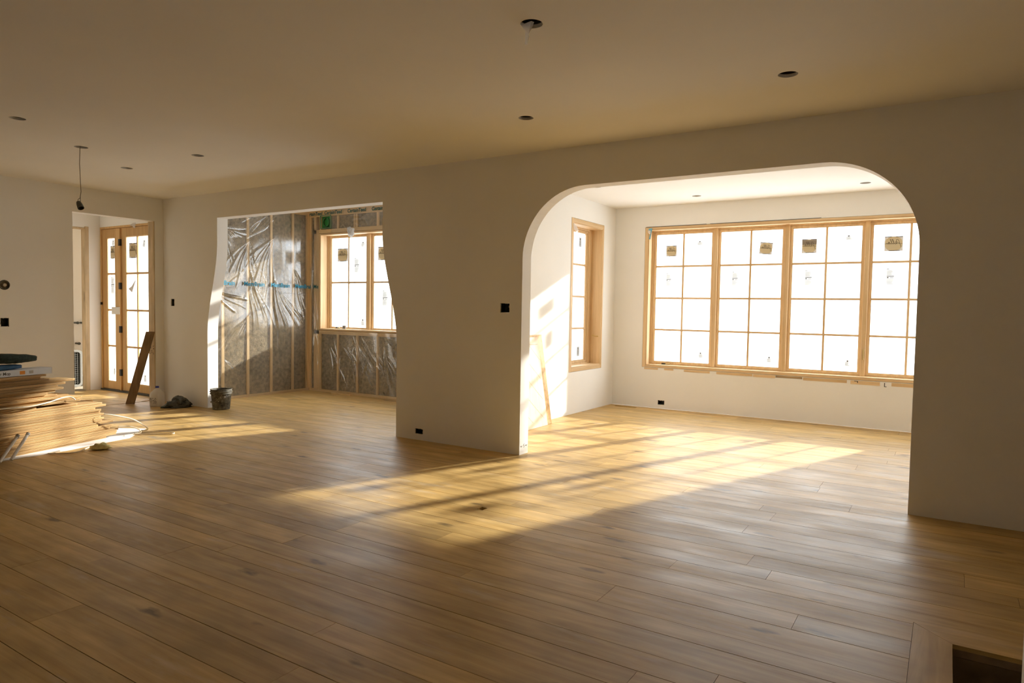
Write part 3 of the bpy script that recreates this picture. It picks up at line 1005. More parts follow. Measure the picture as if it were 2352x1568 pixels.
MB().box(-7.68, -7.475, YD - 0.03, YD + 0.014, 1.165, 1.275).build('handle_cover', M_CARD, door, bevel=0.004)
sc = MB()
sc.poly([(-7.1, YD - 0.01, 2.50), (-7.02, YD - 0.015, 2.50), (-7.03, YD - 0.02, 2.42), (-7.10, YD - 0.015, 2.44), (-7.2, YD - 0.01, 2.47), (-7.08, YD - 0.02, 2.45)], [(0, 1, 2), (0, 2, 3), (4, 0, 5)])
sc.build('plastic_scrap', M_POLY, door)

# passage trim: rough jambs of the opening and of the utility doorway
t1 = MB().box(XL - WT + 0.004, XL - 0.010, -0.129, -0.1175, 0.0, 2.452).build('trim_1', M_ROUGH)
structure(t1, 'rough wooden jamb of the passage opening with pencil marks', 'trim')
mk = MB()
rnd = random.Random(4)
for k in range(16):
    x, z = rnd.uniform(-6.19, -6.08), rnd.uniform(0.64, 0.78)
    mk.box(x, x + rnd.uniform(0.006, 0.02), -0.1305, -0.129, z, z + rnd.uniform(0.004, 0.012))
mk.build('pencil_mark', M_INK, t1)
t2 = MB()
t2.box(-8.205, -8.046, -0.030, -0.0105, 0.0, 2.458)
t2.box(-8.205, -8.046, -0.949, -0.930, 0.0, 2.458)
t2.box(-8.205, -8.046, -0.930, -0.030, 2.440, 2.458)
t2.box(-8.049, -8.040, -0.055, 0.0, 0.0, 2.475)
structure(t2.build('trim_2', M_ROUGH), 'rough wooden jamb of the utility room doorway', 'trim')


# ------------------------------------------------------------------ nook framing
def batt(name, fn, u0, u1, v0, v1, seed):
    """a bulging wool batt between studs: fn(u, v, d) with d out of the wall"""
    nu, nv = 6, max(4, int((v1 - v0) / 0.10))
    rnd = random.Random(seed)
    mb = MB()
    vs = []
    for j in range(nv + 1):
        for i in range(nu + 1):
            s, t = i / nu, j / nv
            d = 0.010 * (math.sin(math.pi * s) ** 0.5 if 0 < s < 1 else 0) + rnd.uniform(-0.003, 0.003)
            vs.append(fn(u0 + (u1 - u0) * s, v0 + (v1 - v0) * t, d - 0.022))
    k = len(vs)
    fs = [(j * (nu + 1) + i, j * (nu + 1) + i + 1, (j + 1) * (nu + 1) + i + 1, (j + 1) * (nu + 1) + i) for j in range(nv) for i in range(nu)]
    mb.poly(vs, fs)
    c = [fn(u0, v0, -0.12), fn(u1, v0, -0.12), fn(u1, v1, -0.12), fn(u0, v1, -0.12)]
    mb.poly(c, [(0, 1, 2, 3)])
    return mb.build(name, M_BATT, NF, smooth=True)


NF = empty('stud_framing', (XN, YN, 0))
NF.location = (0, 0, 0)
structure(NF, 'bare stud framing with grey wool insulation in the nook', 'framing')
# left wall, studs seen end on along X = XN
ZT = 2.835
lst = [0.17, 0.59, 0.997, 1.403, 1.80]
studw = 0.038
LFN = lambda u, v, d: (XN + d, u, v)
BFN = lambda u, v, d: (u, YN - d, v)
for yc in lst:
    MB().box(XN - 0.139, XN, yc - studw / 2, yc + studw / 2, 0.038, ZT - 0.08).build('stud', M_STUD, NF)
MB().box(XN - 0.139, XN, 2.06, YN + 0.135, 0.038, ZT - 0.08).build('stud', M_STUD, NF)
MB().box(XN - 0.139, XN, 0.152, YN + 0.135, 0.0, 0.037).build('bottom_plate', wood('plate_lumber_y', (0.52, 0.34, 0.15), (0.72, 0.50, 0.25), 'Y', 0.7, 0.9), NF)
MB().box(XN - 0.139, XN, 0.152, YN + 0.135, ZT - 0.08, ZT).build('top_plate', MATS['plate_lumber_y'], NF)
edges = lst + [2.06 + studw / 2]
for k in range(len(edges) - 1):
    batt('insulation_batt', LFN, edges[k] + studw / 2, edges[k + 1] - studw / 2, 0.04, ZT - 0.082, 40 + k)
# back wall
XRt = XS - 0.2
MB().box(XN, XRt, YN, YN + 0.139, 0.0, 0.037).build('bottom_plate', M_STUDX, NF)
MB().box(XN, XRt, YN, YN + 0.139, 2.728, ZT).build('top_plate', M_STUDX, NF)
MB().box(-5.496, nk['x1'] + 0.1, YN, YN + 0.139, 2.468, 2.528).build('header', M_STUDX, NF)
MB().box(-5.496, nk['x1'] + 0.1, YN, YN + 0.139, 0.905, 0.962).build('sill_plate', M_STUDX, NF)
for a, b in ((-5.496, -5.440), (-5.439, -5.376), (nk['x1'] + 0.004, nk['x1'] + 0.06), (nk['x1'] + 0.061, nk['x1'] + 0.12)):
    MB().box(a, b, YN, YN + 0.139, 0.038, 0.904 if False else 2.727 if a in (-5.496, nk['x1'] + 0.061) else 2.467).build('stud', M_STUD, NF)
MB().box(-5.598, -5.560, YN, YN + 0.139, 0.038, 2.727).build('stud', M_STUD, NF)
low = [-5.352, -4.96, -4.545, -4.13, -3.72, -3.31, -2.90, -2.49, -2.08, -1.735]
for x in low:
    MB().box(x - 0.019, x + 0.019, YN, YN + 0.139, 0.038, 0.904).build('stud', M_STUD, NF)
for a, b in zip(low[:-1], low[1:]):
    batt('insulation_batt', BFN, a + 0.02, b - 0.02, 0.04, 0.903, int(-a * 100))
top = [-5.352, -4.97, -4.615, -4.57, -4.14, -3.72, -3.31, -2.90, -2.49, -2.08, -1.735]
for x in top:
    MB().box(x - 0.019, x + 0.019, YN, YN + 0.139, 2.529, 2.727).build('cripple_stud', M_STUD, NF)
for a, b in zip(top[:-1], top[1:]):
    if b - a > 0.1 and a > -5.3:
        batt('insulation_batt', BFN, a + 0.02, b - 0.02, 2.53, 2.726, int(-a * 130))
batt('insulation_batt', BFN, -5.113, -4.99, 2.53, 2.726, 77)
batt('insulation_batt', BFN, -5.559, -5.497, 0.04, 2.726, 9)
batt('insulation_batt', BFN, -1.61, XRt, 0.04, 2.726, 10)

# green box between the cripples
gb = empty('duct_box', (-5.232, YN, 2.642))
tag(gb, 'green square duct box set above the nook window', 'duct box')
g_ = MB()
g_.ring_xz(-0.117, 0.117, -0.103, 0.103, 0.012, 0.012, 0.012, 0.012, -0.014, 0.12)
g_.build('collar', mat('dusty_green_edge', (0.16, 0.26, 0.14), 0.7), gb)
MB().box(-0.103, 0.103, 0.02, 0.03, -0.089, 0.089).build('back', M_GREEN, gb)
rr = MB()
rr.lathe([(0.072, 0.0), (0.072, 0.03), (0.060, 0.03), (0.060, 0.0)], 28)
ro = rr.build('round_port', mat('pale_green', (0.04, 0.14, 0.05), 0.4), gb, smooth=False)
ro.rotation_euler = (R90, 0, 0)
ro.location = (0.012, 0.02, -0.005)


# plastic vapour film with folds
def film(name, fn, u0, u1, v0, v1, step, studs, folds, seed, label, bulge=0.010):
    rng = np.random.default_rng(seed)
    nu, nv = int((u1 - u0) / step), int((v1 - v0) / step)
    U, V = np.meshgrid(np.linspace(u0, u1, nu + 1), np.linspace(v0, v1, nv + 1))
    D = np.full_like(U, 0.004)
    ds = np.min([np.abs(U - s) for s in studs], axis=0)
    D += bulge * np.clip(ds / 0.16, 0, 1) ** 0.7
    for k in range(7):
        a, b_ = rng.uniform(2, 9, 2)
        D += 0.0016 * np.sin(U * a * 3 + rng.uniform(0, 6)) * np.sin(V * b_ + rng.uniform(0, 6))
    for (su, sv, ang, ln, wd, am) in folds:
        ca, sa = math.cos(ang), math.sin(ang)
        t = (U - su) * ca + (V - sv) * sa
        n = -(U - su) * sa + (V - sv) * ca
        n = n + 0.015 * np.sin(t * 9 + su * 30)
        k = np.clip(t / ln, 0, 1)
        env = np.where((t > 0) & (t < ln), np.sin(np.pi * k) ** 0.6, 0)
        D += am * env * np.exp(-(n / (wd * (0.5 + k))) ** 2)
    D = np.maximum(D, 0.002)
    W_ = nu + 1
    vs = [fn(float(U[j, i]), float(V[j, i]), float(D[j, i])) for j in range(nv + 1) for i in range(nu + 1)]
    fs = [(j * W_ + i, j * W_ + i + 1, (j + 1) * W_ + i + 1, (j + 1) * W_ + i) for j in range(nv) for i in range(nu)]
    o = MB().poly(vs, fs).build(name, M_FILM, smooth=True)
    return tag(o, label, 'plastic film')


rnd = random.Random(21)
foldsL = []
for su, sv, c, spread, cnt, lmax in ((0.997, 2.30, math.radians(60), 1.0, 9, 0.7), (0.997, 2.28, math.radians(-100), 1.2, 9, 0.8), (1.403, 2.35, math.radians(-110), 1.0, 8, 1.2),
                                     (0.997, 1.85, math.radians(-70), 0.5, 6, 1.2), (1.403, 1.75, math.radians(-65), 0.6, 8, 1.3), (0.59, 2.4, math.radians(-40), 1.6, 9, 0.5),
                                     (0.40, 1.55, math.radians(-25), 0.5, 6, 0.7), (1.0, 1.2, math.radians(-120), 0.6, 7, 1.0), (1.80, 1.9, math.radians(-70), 0.5, 7, 1.2),
                                     (0.59, 0.55, math.radians(-60), 1.2, 5, 0.5), (1.40, 2.75, math.radians(200), 0.8, 7, 0.6)):
    for k in range(int(cnt * 1.5)):
        foldsL.append((su, sv, c + rnd.uniform(-spread, spread) * 0.6, rnd.uniform(0.3, 1) * lmax, rnd.uniform(0.005, 0.012), rnd.uniform(0.005, 0.013)))
vf1 = film('vapour_film', LFN, 0.155, YN - 0.045, 0.005, ZT, 0.0095, lst + [2.08], foldsL, 3, 'clear wrinkled vapour film over the nook side studs')
foldsB = []
for k in range(80):
    foldsB.append((rnd.uniform(-5.2, -1.8), rnd.uniform(0.5, 0.9), math.radians(rnd.choice((-62, -55, -70, -40, -100)) + rnd.uniform(-8, 8)), rnd.uniform(0.2, 0.7), rnd.uniform(0.005, 0.014), rnd.uniform(0.007, 0.018)))
vf2 = film('vapour_film', BFN, -5.37, XRt - 0.01, 0.005, 0.955, 0.0095, low, foldsB, 5, 'glossy crumpled vapour film below the nook window')
foldsC = [(rnd.uniform(-5.56, -5.46), rnd.uniform(0.3, 2.4), math.radians(-80 + rnd.uniform(-14, 14)), rnd.uniform(0.3, 0.8), 0.012, 0.018) for k in range(12)]
vf3 = film('vapour_film', BFN, XN + 0.05, -5.376, 0.005, 2.72, 0.0125, [-5.58, -5.44], foldsC, 6, 'strip of vapour film beside the nook window jamb')
foldsD = [(rnd.uniform(-4.9, -2), rnd.uniform(2.55, 2.7), math.radians(rnd.uniform(-60, 60)), rnd.uniform(0.1, 0.3), 0.010, 0.006) for k in range(24)]
vf4 = film('vapour_film', BFN, -5.11, XRt - 0.01, 2.470, ZT - 0.005, 0.0125, top, foldsD, 8, 'vapour film over the cripple studs and top plate of the nook', 0.006)
for y, s in ((0.58, 'MemBrain'), (1.076, 'MemBrain'), (1.538, 'MemBrain'), (1.985, 'MemBrain')):
    text_mesh('print', s, 0.085, (XN + 0.034, y, 1.640), (0, 1, 0), (0, 0, 1), M_TEAL, vf1, shear=0.1, bold=0.0022)
text_mesh('print', 'Me', 0.085, (-5.42, YN - 0.030, 1.64), (1, 0, 0), (0, 0, 1), M_DKTEAL, vf3, shear=0.1, bold=0.0018)
for x in (-5.50,):
    text_mesh('print', 'CertainTeed', 0.075, (x, YN - 0.004, 2.775), (1, 0, 0), (0, 0, 1), M_DKTEAL, vf3, shear=0.1, bold=0.0018)
for x in (-5.05, -4.55, -4.05, -3.55):
    text_mesh('print', 'CertainTeed', 0.075, (x, YN - 0.022, 2.775), (1, 0, 0), (0, 0, 1), M_DKTEAL, vf4, shear=0.1, bold=0.0018)
sl = MB()
rnd = random.Random(3)
for y0, y1, z in ((0.2, 1.6, 1.37), (1.4, 2.05, 1.525), (0.3, 0.75, 1.585)):
    p = [(XN + 0.036, y0 + (y1 - y0) * t / 8, z + rnd.uniform(-0.012, 0.012)) for t in range(9)]
    sl.tube(p, 0.0014, 4)
sl.build('marker_line', M_GREYINK, vf1)
# torn plastic tuft above the nook window
tv, tf = [], []
for k in range(26):
    a, b_ = random.uniform(-0.11, 0.12), random.uniform(-0.10, 0.07)
    tv.append((-4.62 + a * (1 - abs(b_) * 4), YN - 0.03 - random.uniform(0, 0.06), 2.465 + b_))
for k in range(30):
    tf.append(tuple(random.sample(range(26), 3)))
tt = MB().poly(tv, tf).build('plastic_tuft', M_POLY)
tag(tt, 'crumpled scrap of clear plastic above the nook window', 'plastic scrap')
sp = MB().box(-4.99, -4.58, YN - 0.10, YN - 0.055, 0.0, 0.016).build('wood_offcut', M_STUDX)
tag(sp, 'thin wood offcut lying on the nook floor', 'offcut')


# ------------------------------------------------------------------ recessed light holes
def can(x, y, z, lab, grp):
    mb = MB()
    mb.lathe([(RC + 0.001, 0.004), (RC + 0.001, 0.115), (0.0, 0.115)], 30)
    mb.lathe([(RC + 0.004, 0.022), (RC + 0.004, 0.118), (0.0, 0.118)], 30)
    rt = empty('recessed_light', (x, y, z))
    mb.build('housing', M_CAN, rt)
    MB().box(-0.03, 0.03, -0.02, 0.02, 0.085, 0.112).build('junction', M_CAN, rt)
    rg = MB()
    rnd = random.Random(int(x * 1000))
    pr = [(RC + rnd.uniform(-0.004, 0.002)) for k in range(30)]
    for k in range(30):
        a, b_ = 2 * math.pi * k / 30, 2 * math.pi * (k + 1) / 30
        r0, r1 = pr[k], pr[(k + 1) % 30]
        rg.poly([((RC + 0.003) * math.cos(a), (RC + 0.003) * math.sin(a), 0.001), ((RC + 0.003) * math.cos(b_), (RC + 0.003) * math.sin(b_), 0.001),
                 (r1 * math.cos(b_), r1 * math.sin(b_), 0.001), (r0 * math.cos(a), r0 * math.sin(a), 0.001)], [(0, 1, 2, 3)])
    rg.build('ragged_rim', M_TAB, rt)
    tag(rt, lab, 'ceiling light', grp)
    return rt


labs = ['round recessed light hole with torn plastic hanging from it', 'round recessed light hole in front of the arch, farthest from the hanging wire',
        'round recessed light hole in front of the rounded shoulder of the arch', 'round recessed light hole above the plank stack',
        'round ceiling hole that the hanging wire drops from', 'round recessed light hole in front of the flared opening',
        'round recessed light hole between the hanging wire and the room corner']
for (x, y), lb in zip(cans, labs):
    can(x, y, H, lb, 'recessed lights in the main room ceiling')
for (x, y), lb in zip(bcans, ('recessed light hole in the bay ceiling before the third window unit', 'recessed light hole in the bay ceiling before the first window unit',
                              'recessed light hole in the bay ceiling close to the narrow window')):
    can(x, y, HB, lb, 'recessed lights in the bay ceiling')
# torn plastic under the nearest hole
x, y = cans[0]
pv = [(x - 0.048, y - 0.02, H - 0.002), (x + 0.02, y - 0.035, H - 0.002), (x - 0.004, y - 0.02, H - 0.055), (x + 0.015, y - 0.02, H - 0.03), (x + 0.03, y - 0.025, H - 0.006), (x - 0.022, y - 0.02, H - 0.04),
      (x - 0.012, y - 0.015, H - 0.105), (x - 0.026, y - 0.018, H - 0.10), (x - 0.012, y + 0.0, H - 0.06)]
pt = MB().poly(pv, [(0, 1, 2), (0, 2, 5), (1, 4, 3), (1, 3, 2), (5, 2, 6), (5, 6, 7), (2, 8, 6), (0, 8, 2)]).build('plastic_shred', M_POLY)
tag(pt, 'clear plastic shred dangling from the ceiling light hole', 'plastic scrap')
# hanging wire with socket
x, y = cans[4]
hw = empty('hanging_socket', (x, y, H))
tag(hw, 'grey lamp socket hanging on a thin wire from the ceiling', 'lamp socket')
MB().tube([(-0.018, 0, 0.012), (-0.02, 0, 0.0), (-0.03, 0, -0.15), (-0.018, 0, -0.32), (-0.010, 0, -0.40), (-0.03, 0, -0.455), (-0.066, 0, -0.465), (-0.078, 0, -0.495), (-0.06, 0, -0.505)], 0.0032, 6).build('wire', M_WIRE, hw, smooth=True)
MB().tube([(-0.012, 0, -0.40), (-0.035, 0.005, -0.44), (-0.045, 0.01, -0.49)], 0.0028, 6).build('wire', M_WIRE, hw, smooth=True)
sk = MB().lathe([(0.0, 0.0), (0.017, 0.0), (0.021, 0.012), (0.024, 0.03), (0.027, 0.075), (0.024, 0.075), (0.018, 0.03), (0.0, 0.03)], 18)
so = sk.build('socket', M_SOCKET, hw)
so.location = (-0.060, 0, -0.488)
so.rotation_euler = (0, math.radians(143), 0)


# ------------------------------------------------------------------ electrical boxes in the walls
def ebox(name, lab, o, ax, inward, hw_, hh_, seed):
    """o: centre on the wall face; ax: unit vector along the wall; inward: unit vector into the wall"""
    rt = empty(name, o)
    tag(rt, lab, 'electrical box')
    ax, inw = Vector(ax), Vector(inward)

    def P(u, v, d):
        q = ax * u + inw * d
        return (q.x, q.y, v)
    mb = MB()
    d0, d1 = 0.012, 0.075
    a, b_ = hw_ - 0.003, hh_ - 0.003
    for (u0, v0), (u1, v1) in (((-a, -b_), (a, -b_)), ((a, -b_), (a, b_)), ((a, b_), (-a, b_)), ((-a, b_), (-a, -b_))):
        mb.poly([P(u0, v0, d0), P(u1, v1, d0), P(u1, v1, d1), P(u0, v0, d1)], [(0, 1, 2, 3)])
    mb.poly([P(-a, -b_, d1), P(a, -b_, d1), P(a, b_, d1), P(-a, b_, d1)], [(0, 1, 2, 3)])
    mb.build('box', M_BOX, rt)
    rnd = random.Random(seed)
    tb = MB()
    for k in range(9):
        side_ = rnd.randrange(4)
        s = rnd.uniform(-0.8, 0.8)
        e = rnd.uniform(0.003, 0.010)
        l = rnd.uniform(0.005, 0.014)
        if side_ < 2:
            v = (-1 if side_ == 0 else 1) * hh_
            tb.poly([P(hw_ * s - l, v, -0.001), P(hw_ * s + l, v, -0.001), P(hw_ * s + l * 0.3, v - math.copysign(e, v), 0.002)], [(0, 1, 2)])
        else:
            u = (-1 if side_ == 2 else 1) * hw_
            tb.poly([P(u, hh_ * s - l, -0.001), P(u, hh_ * s + l, -0.001), P(u - math.copysign(e, u), hh_ * s, 0.002)], [(0, 1, 2)])
    tb.build('plaster_crumb', M_TAB, rt)['kind'] = 'stuff'
    wr = MB()
    for k in range(3):
        u = rnd.uniform(-hw_ * 0.5, hw_ * 0.5)
        wr.tube([P(u, hh_ * 0.6, 0.06), P(u + 0.01, 0, 0.04), P(u - 0.008, -hh_ * 0.5, 0.05)], 0.003, 5)
    wr.build('wire', M_SOCKET, rt)
    return rt


c = box_cut['double_switch_box']
ebox('switch_box', 'black open double switch box between the two wall openings', (c[0], 0, c[1]), (1, 0, 0), (0, 1, 0), c[2], c[3], 1)
c = box_cut['low_outlet_box']
ebox('outlet_box', 'open black outlet box low on the wall pier', (c[0], 0, c[1]), (1, 0, 0), (0, 1, 0), c[2], c[3], 2)
c = box_cut['single_switch_box']
ebox('switch_box', 'open black switch box near the room corner beside the passage', (c[0], 0, c[1]), (1, 0, 0), (0, 1, 0), c[2], c[3], 3)
ebox('switch_box', 'open switch box below the round box on the end wall', (XL, lb_box[0], lb_box[1]), (0, 1, 0), (-1, 0, 0), 0.042, 0.05, 4)
ebox('outlet_box', 'open outlet box low under the bay window', (-0.363, YS, 0.082), (1, 0, 0), (0, 1, 0), 0.048, 0.030, 5)
rb = empty('round_box', (XL, lb_round[0], lb_round[1]))
tag(rb, 'round plaster smeared electrical box on the end wall', 'electrical box')
m1 = MB().lathe([(0.054, 0.0), (0.054, -0.045), (0.0, -0.045)], 24).build('box', M_GALV, rb)
m2 = MB().lathe([(0.056, 0.001), (0.053, 0.004), (0.047, 0.002), (0.047, -0.004)], 24).build('rim', M_SOCKET, rb)
m3 = MB().lathe([(0.0, -0.012), (0.018, -0.014), (0.020, -0.04)], 14).build('plaster_lump', M_TAB, rb)
for q in (m1, m2, m3):
    q.rotation_euler = (0, R90, 0)
m3.location = (0, 0.012, 0.0)

# scribble at the foot of the arch
sq = MB()
for sgn in (0, 1):
    sq.tube([(-0.3165, 0.02 + 0.085 * sgn + 0.004 * k, 0.075 + 0.006 * math.sin(k * 1.3)) for k in range(8)], 0.0012, 4)
sq.tube([(-0.3165, 0.085, 0.095), (-0.3165, 0.072, 0.088), (-0.3165, 0.083, 0.075), (-0.3165, 0.078, 0.062), (-0.3165, 0.068, 0.064)], 0.0014, 4)
so = sq.build('pencil_scribble', M_INK, wall_back)

# ------------------------------------------------------------------ plank stack
P0 = Vector((-3.668, -2.808, 0))
dv = Vector((-0.307, 1.117, 0)).normalized()
nv_ = Vector((dv.y, -dv.x, 0))
ANG = math.atan2(dv.y, dv.x)
ZF = 0.006
PT = 0.0214


def plank_mesh(wd, ln):
    g, t = 0.007, PT - 0.0034
    prof = [(0.002, 0), (0.0, t * 0.38), (g, t * 0.38), (g, t * 0.64), (0, t * 0.64), (0, t), (wd, t), (wd, 0)]
    n = len(prof)
    v = [(-ln, y, z) for y, z in prof] + [(0, y, z) for y, z in prof]
    f = [(i, (i + 1) % n, n + (i + 1) % n, n + i) for i in range(n)]
    f = [tuple(reversed(q)) for q in f] + [tuple(range(n)), tuple(reversed(range(n, 2 * n)))]
    me = bpy.data.meshes.new('plank')
    me.from_pydata(v, [], f)
    bm = bmesh.new()
    bm.from_mesh(me)
    bmesh.ops.recalc_face_normals(bm, faces=bm.faces)
    bm.to_mesh(me)
    bm.free()
    me.materials.append(M_PLANK)
    return me


PM = [plank_mesh(w_, l_) for w_, l_ in ((0.185, 1.9), (0.215, 2.1), (0.14, 1.8))]
ends = [1.052, 1.158, 1.163, 1.178, 1.101, 1.12, 0.96, 1.135, 1.007, 1.031, 0.989, 1.022, 0.999, 0.994, 0.934, 1.046, 1.004, 0.752, 0.349, 0.766, 0.819, 0.589, 0.564, 0.456, 0.532, 0.594, 0.549, 0.628, 0.743, 0.470, 0.411, 0.447]
GRP = 'oak planks in the messy stack'
LAB = 'pale oak floor plank in the tall messy stack'
rnd = random.Random(12)


ORD = ['lowest', 'second', 'third', 'fourth', 'fifth', 'sixth', 'seventh', 'eighth', 'ninth', 'tenth', 'eleventh', 'twelfth', 'thirteenth', 'fourteenth', 'fifteenth', 'sixteenth',
       'seventeenth', 'eighteenth', 'nineteenth', 'twentieth'] + ['twenty-' + q for q in ('first', 'second', 'third', 'fourth', 'fifth', 'sixth', 'seventh', 'eighth', 'ninth')] + ['thirtieth', 'thirty-first', 'topmost']


def put_plank(me, s, off, z, da, lab):
    o = bpy.data.objects.new('oak_plank', me)
    COL.objects.link(o)
    o.location = P0 + dv * s - nv_ * off + Vector((0, 0, z))
    o.rotation_euler = (0, 0, ANG + da)
    tag(o, lab, 'plank', GRP)


for i, s in enumerate(ends):
    z = ZF + PT * i
    da = rnd.uniform(-0.018, 0.018)
    if i == 31:
        da = 0.05
    if i % 4 == 0:
        tier = rnd.uniform(0.0, 0.028)
    o1 = tier + rnd.uniform(0.0, 0.03) + 0.0006 * i
    if i in (12, 20, 22):
        o1 += 0.03
    k1 = rnd.randrange(2)
    put_plank(PM[k1], s, o1, z, da, 'oak floor plank in the outer row of the stack, %s layer up from the foam' % ORD[i])
    w1 = (0.185, 0.215)[k1]
    put_plank(PM[rnd.randrange(2)], s + rnd.uniform(-0.25, 0.12) - (0.05 if i > 18 else 0), o1 + w1 + 0.006 + abs(da) * 2.2, z, da, 'oak floor plank in the inner row of the stack, %s layer up from the foam' % ORD[i])
ZTOP = ZF + PT * len(ends)
# foam sheet below the stack
fs = [(-3.36, -3.95), (-3.640, -2.826), (-3.682, -2.309), (-3.80, -1.85), (-3.835, -1.66), (-3.98, -1.52), (-4.127, -1.401), (-4.20, -1.292), (-4.45, -1.45), (-4.62, -2.0), (-4.25, -4.0)]
fo = plate('foam_sheet', fs, [], 0.005, lambda u, v, w_: (u, v, w_), M_FOAM)
tag(fo, 'thin white foam sheet under the plank stack', 'foam sheet')


def stack_pt(s, off, z):
    q = P0 + dv * s + nv_ * off
    return (q.x, q.y, z)


def strap(name, pts, lab, r=0.0065, n=44):
    o = MB().tube(spline(pts, n), r, 6, flat=0.45).build(name, M_STRAP, smooth=True)
    return tag(o, lab, 'strap')


strap('packing_strap', [(-3.97, -1.56, 0.012), (-3.88, -1.49, 0.008), (-3.76, -1.37, 0.008), (-3.69, -1.305, 0.009), (-3.72, -1.265, 0.009), (-3.83, -1.285, 0.009), (-3.96, -1.40, 0.012), (-4.02, -1.47, 0.014)],
      'cream packing strap looped on the floor past the plank ends')
strap('packing_strap', [stack_pt(0.98, 0.012, 0.255), stack_pt(1.06, 0.05, 0.235), stack_pt(1.25, 0.08, 0.17), stack_pt(1.42, 0.06, 0.075), stack_pt(1.50, 0.02, 0.022), stack_pt(1.46, -0.03, 0.013)],
      'cream packing strap arching from the stack down to the foam')
strap('packing_strap', [stack_pt(-0.3, 0.010, 0.440), stack_pt(0.0, 0.010, 0.436), stack_pt(0.133, 0.012, 0.430), stack_pt(0.243, 0.014, 0.426), stack_pt(0.33, 0.014, 0.432), stack_pt(0.434, 0.012, 0.444), stack_pt(0.53, 0.008, 0.462), stack_pt(0.613, 0.004, 0.468), stack_pt(0.655, 0.012, 0.452), stack_pt(0.675, 0.016, 0.43)],
      'cream packing strap lying along the side of the plank stack')
strap('packing_strap', [(-3.66, -2.36, 0.014), (-3.655, -2.45, 0.008), (-3.62, -2.46, 0.008), (-3.52, -2.36, 0.008), (-3.52, -2.27, 0.008), (-3.585, -2.19, 0.009), (-3.64, -2.13, 0.009)],
      'cream packing strap looped beside the yellow rag')
strap('packing_strap', [stack_pt(1.17, -0.02, 0.10), stack_pt(1.25, 0.02, 0.095), stack_pt(1.33, 0.06, 0.06), stack_pt(1.36, 0.075, 0.018), stack_pt(1.30, 0.06, 0.012), stack_pt(1.18, 0.045, 0.012)],
      'short cream packing strap curled at the bottom plank ends')


def crumple(name, m, loc, sx, sy, sz, seed, lab, cat, amp=0.28, rz=0.0, freq=3.0, nu=48, nv=28, floor_flat=True):
    rng = np.random.default_rng(seed)
    dirs = rng.normal(size=(16, 3))
    dirs /= np.linalg.norm(dirs, axis=1)[:, None]
    ph = rng.uniform(0, 6.28, 16)
    fr = rng.uniform(freq * 0.6, freq * 2.6, 16)
    vs = []
    for j in range(nv + 1):
        th = math.pi * j / nv
        for i in range(nu):
            a = 2 * math.pi * i / nu
            p = np.array([math.sin(th) * math.cos(a), math.sin(th) * math.sin(a), math.cos(th)])
            r = 1 + amp * float(np.sum(np.abs(np.sin(fr * (dirs @ p) + ph)) ** 1.5 / fr) * freq / 5 - 0.8)
            q = p * r
            z = q[2] * sz
            z = z if z > 0 else z * 0.25
            vs.append((q[0] * sx, q[1] * sy, z))
    zmin = min(v[2] for v in vs)
    vs = [(v[0], v[1], v[2] - zmin) for v in vs]
    fs = [(j * nu + i, (j + 1) * nu + i, (j + 1) * nu + (i + 1) % nu, j * nu + (i + 1) % nu) for j in range(nv) for i in range(nu)]
    o = MB().poly(vs, fs).build(name, m, smooth=True)
    o.location = loc
    o.rotation_euler = (0, 0, rz)
    return tag(o, lab, cat)


crumple('yellow_rag', M_YELLOW, (-3.50, -2.10, 0.0), 0.066, 0.036, 0.036, 5, 'crumpled yellow rag on the floor by the plank stack', 'rag', 0.75, 1.0, 6, 22, 12)

# two white pipes leaning on the stack
for k, (s0, s1) in enumerate(((-0.075, 0.125), (0.02, 0.215))):
    rt = empty('white_pipe', stack_pt(s0, 0.085, 0.0))
    b0 = Vector(stack_pt(s0, 0.085, 0.012))
    b1 = Vector(stack_pt(s1, 0.022, 0.192))
    l0 = Vector(rt.location)
    MB().tube([b0 - l0, b1 - l0], 0.0125, 14).build('tube', M_PVC, rt, smooth=False)
    dd = (b1 - b0).normalized()
    MB().tube([b1 - l0 - dd * 0.012, b1 - l0 + dd * 0.008], 0.0155, 14).build('end_cap', M_PCAP, rt)
    tag(rt, 'short white plastic pipe leaning against the plank stack', 'pipe', 'white pipes against the plank stack')

# carton, blue bundle and towel on top
rt = empty('mop_carton', (0, 0, 0))
rt.location = stack_pt(0.5, -0.045, ZTOP)
rt.rotation_euler = (0, 0, ANG)
CW, CH, CL = 0.14, 0.056, 1.15
MB().box(-CL, 0, 0, CW, 0.001, CH).build('carton', M_BOXW, rt, bevel=0.002)
text_mesh('print', 'Microfiber Mop', 0.036, (-0.49, -0.0008, 0.028), (1, 0, 0), (0, 0, 1), M_INK, rt, bold=0.0003)
MB().box(-0.296, -0.250, -0.0008, 0.0, 0.014, 0.044).build('print', M_ORANGE, rt)
MB().box(-0.214, -0.176, -0.0008, 0.0, 0.016, 0.042).build('print', M_GREYPR, rt)
MB().box(-0.004, 0.0012, -0.0008, CW, 0.001, CH).build('end_flap', M_CARD, rt)
tag(rt, 'long white mop carton lying on top of the plank stack', 'carton')


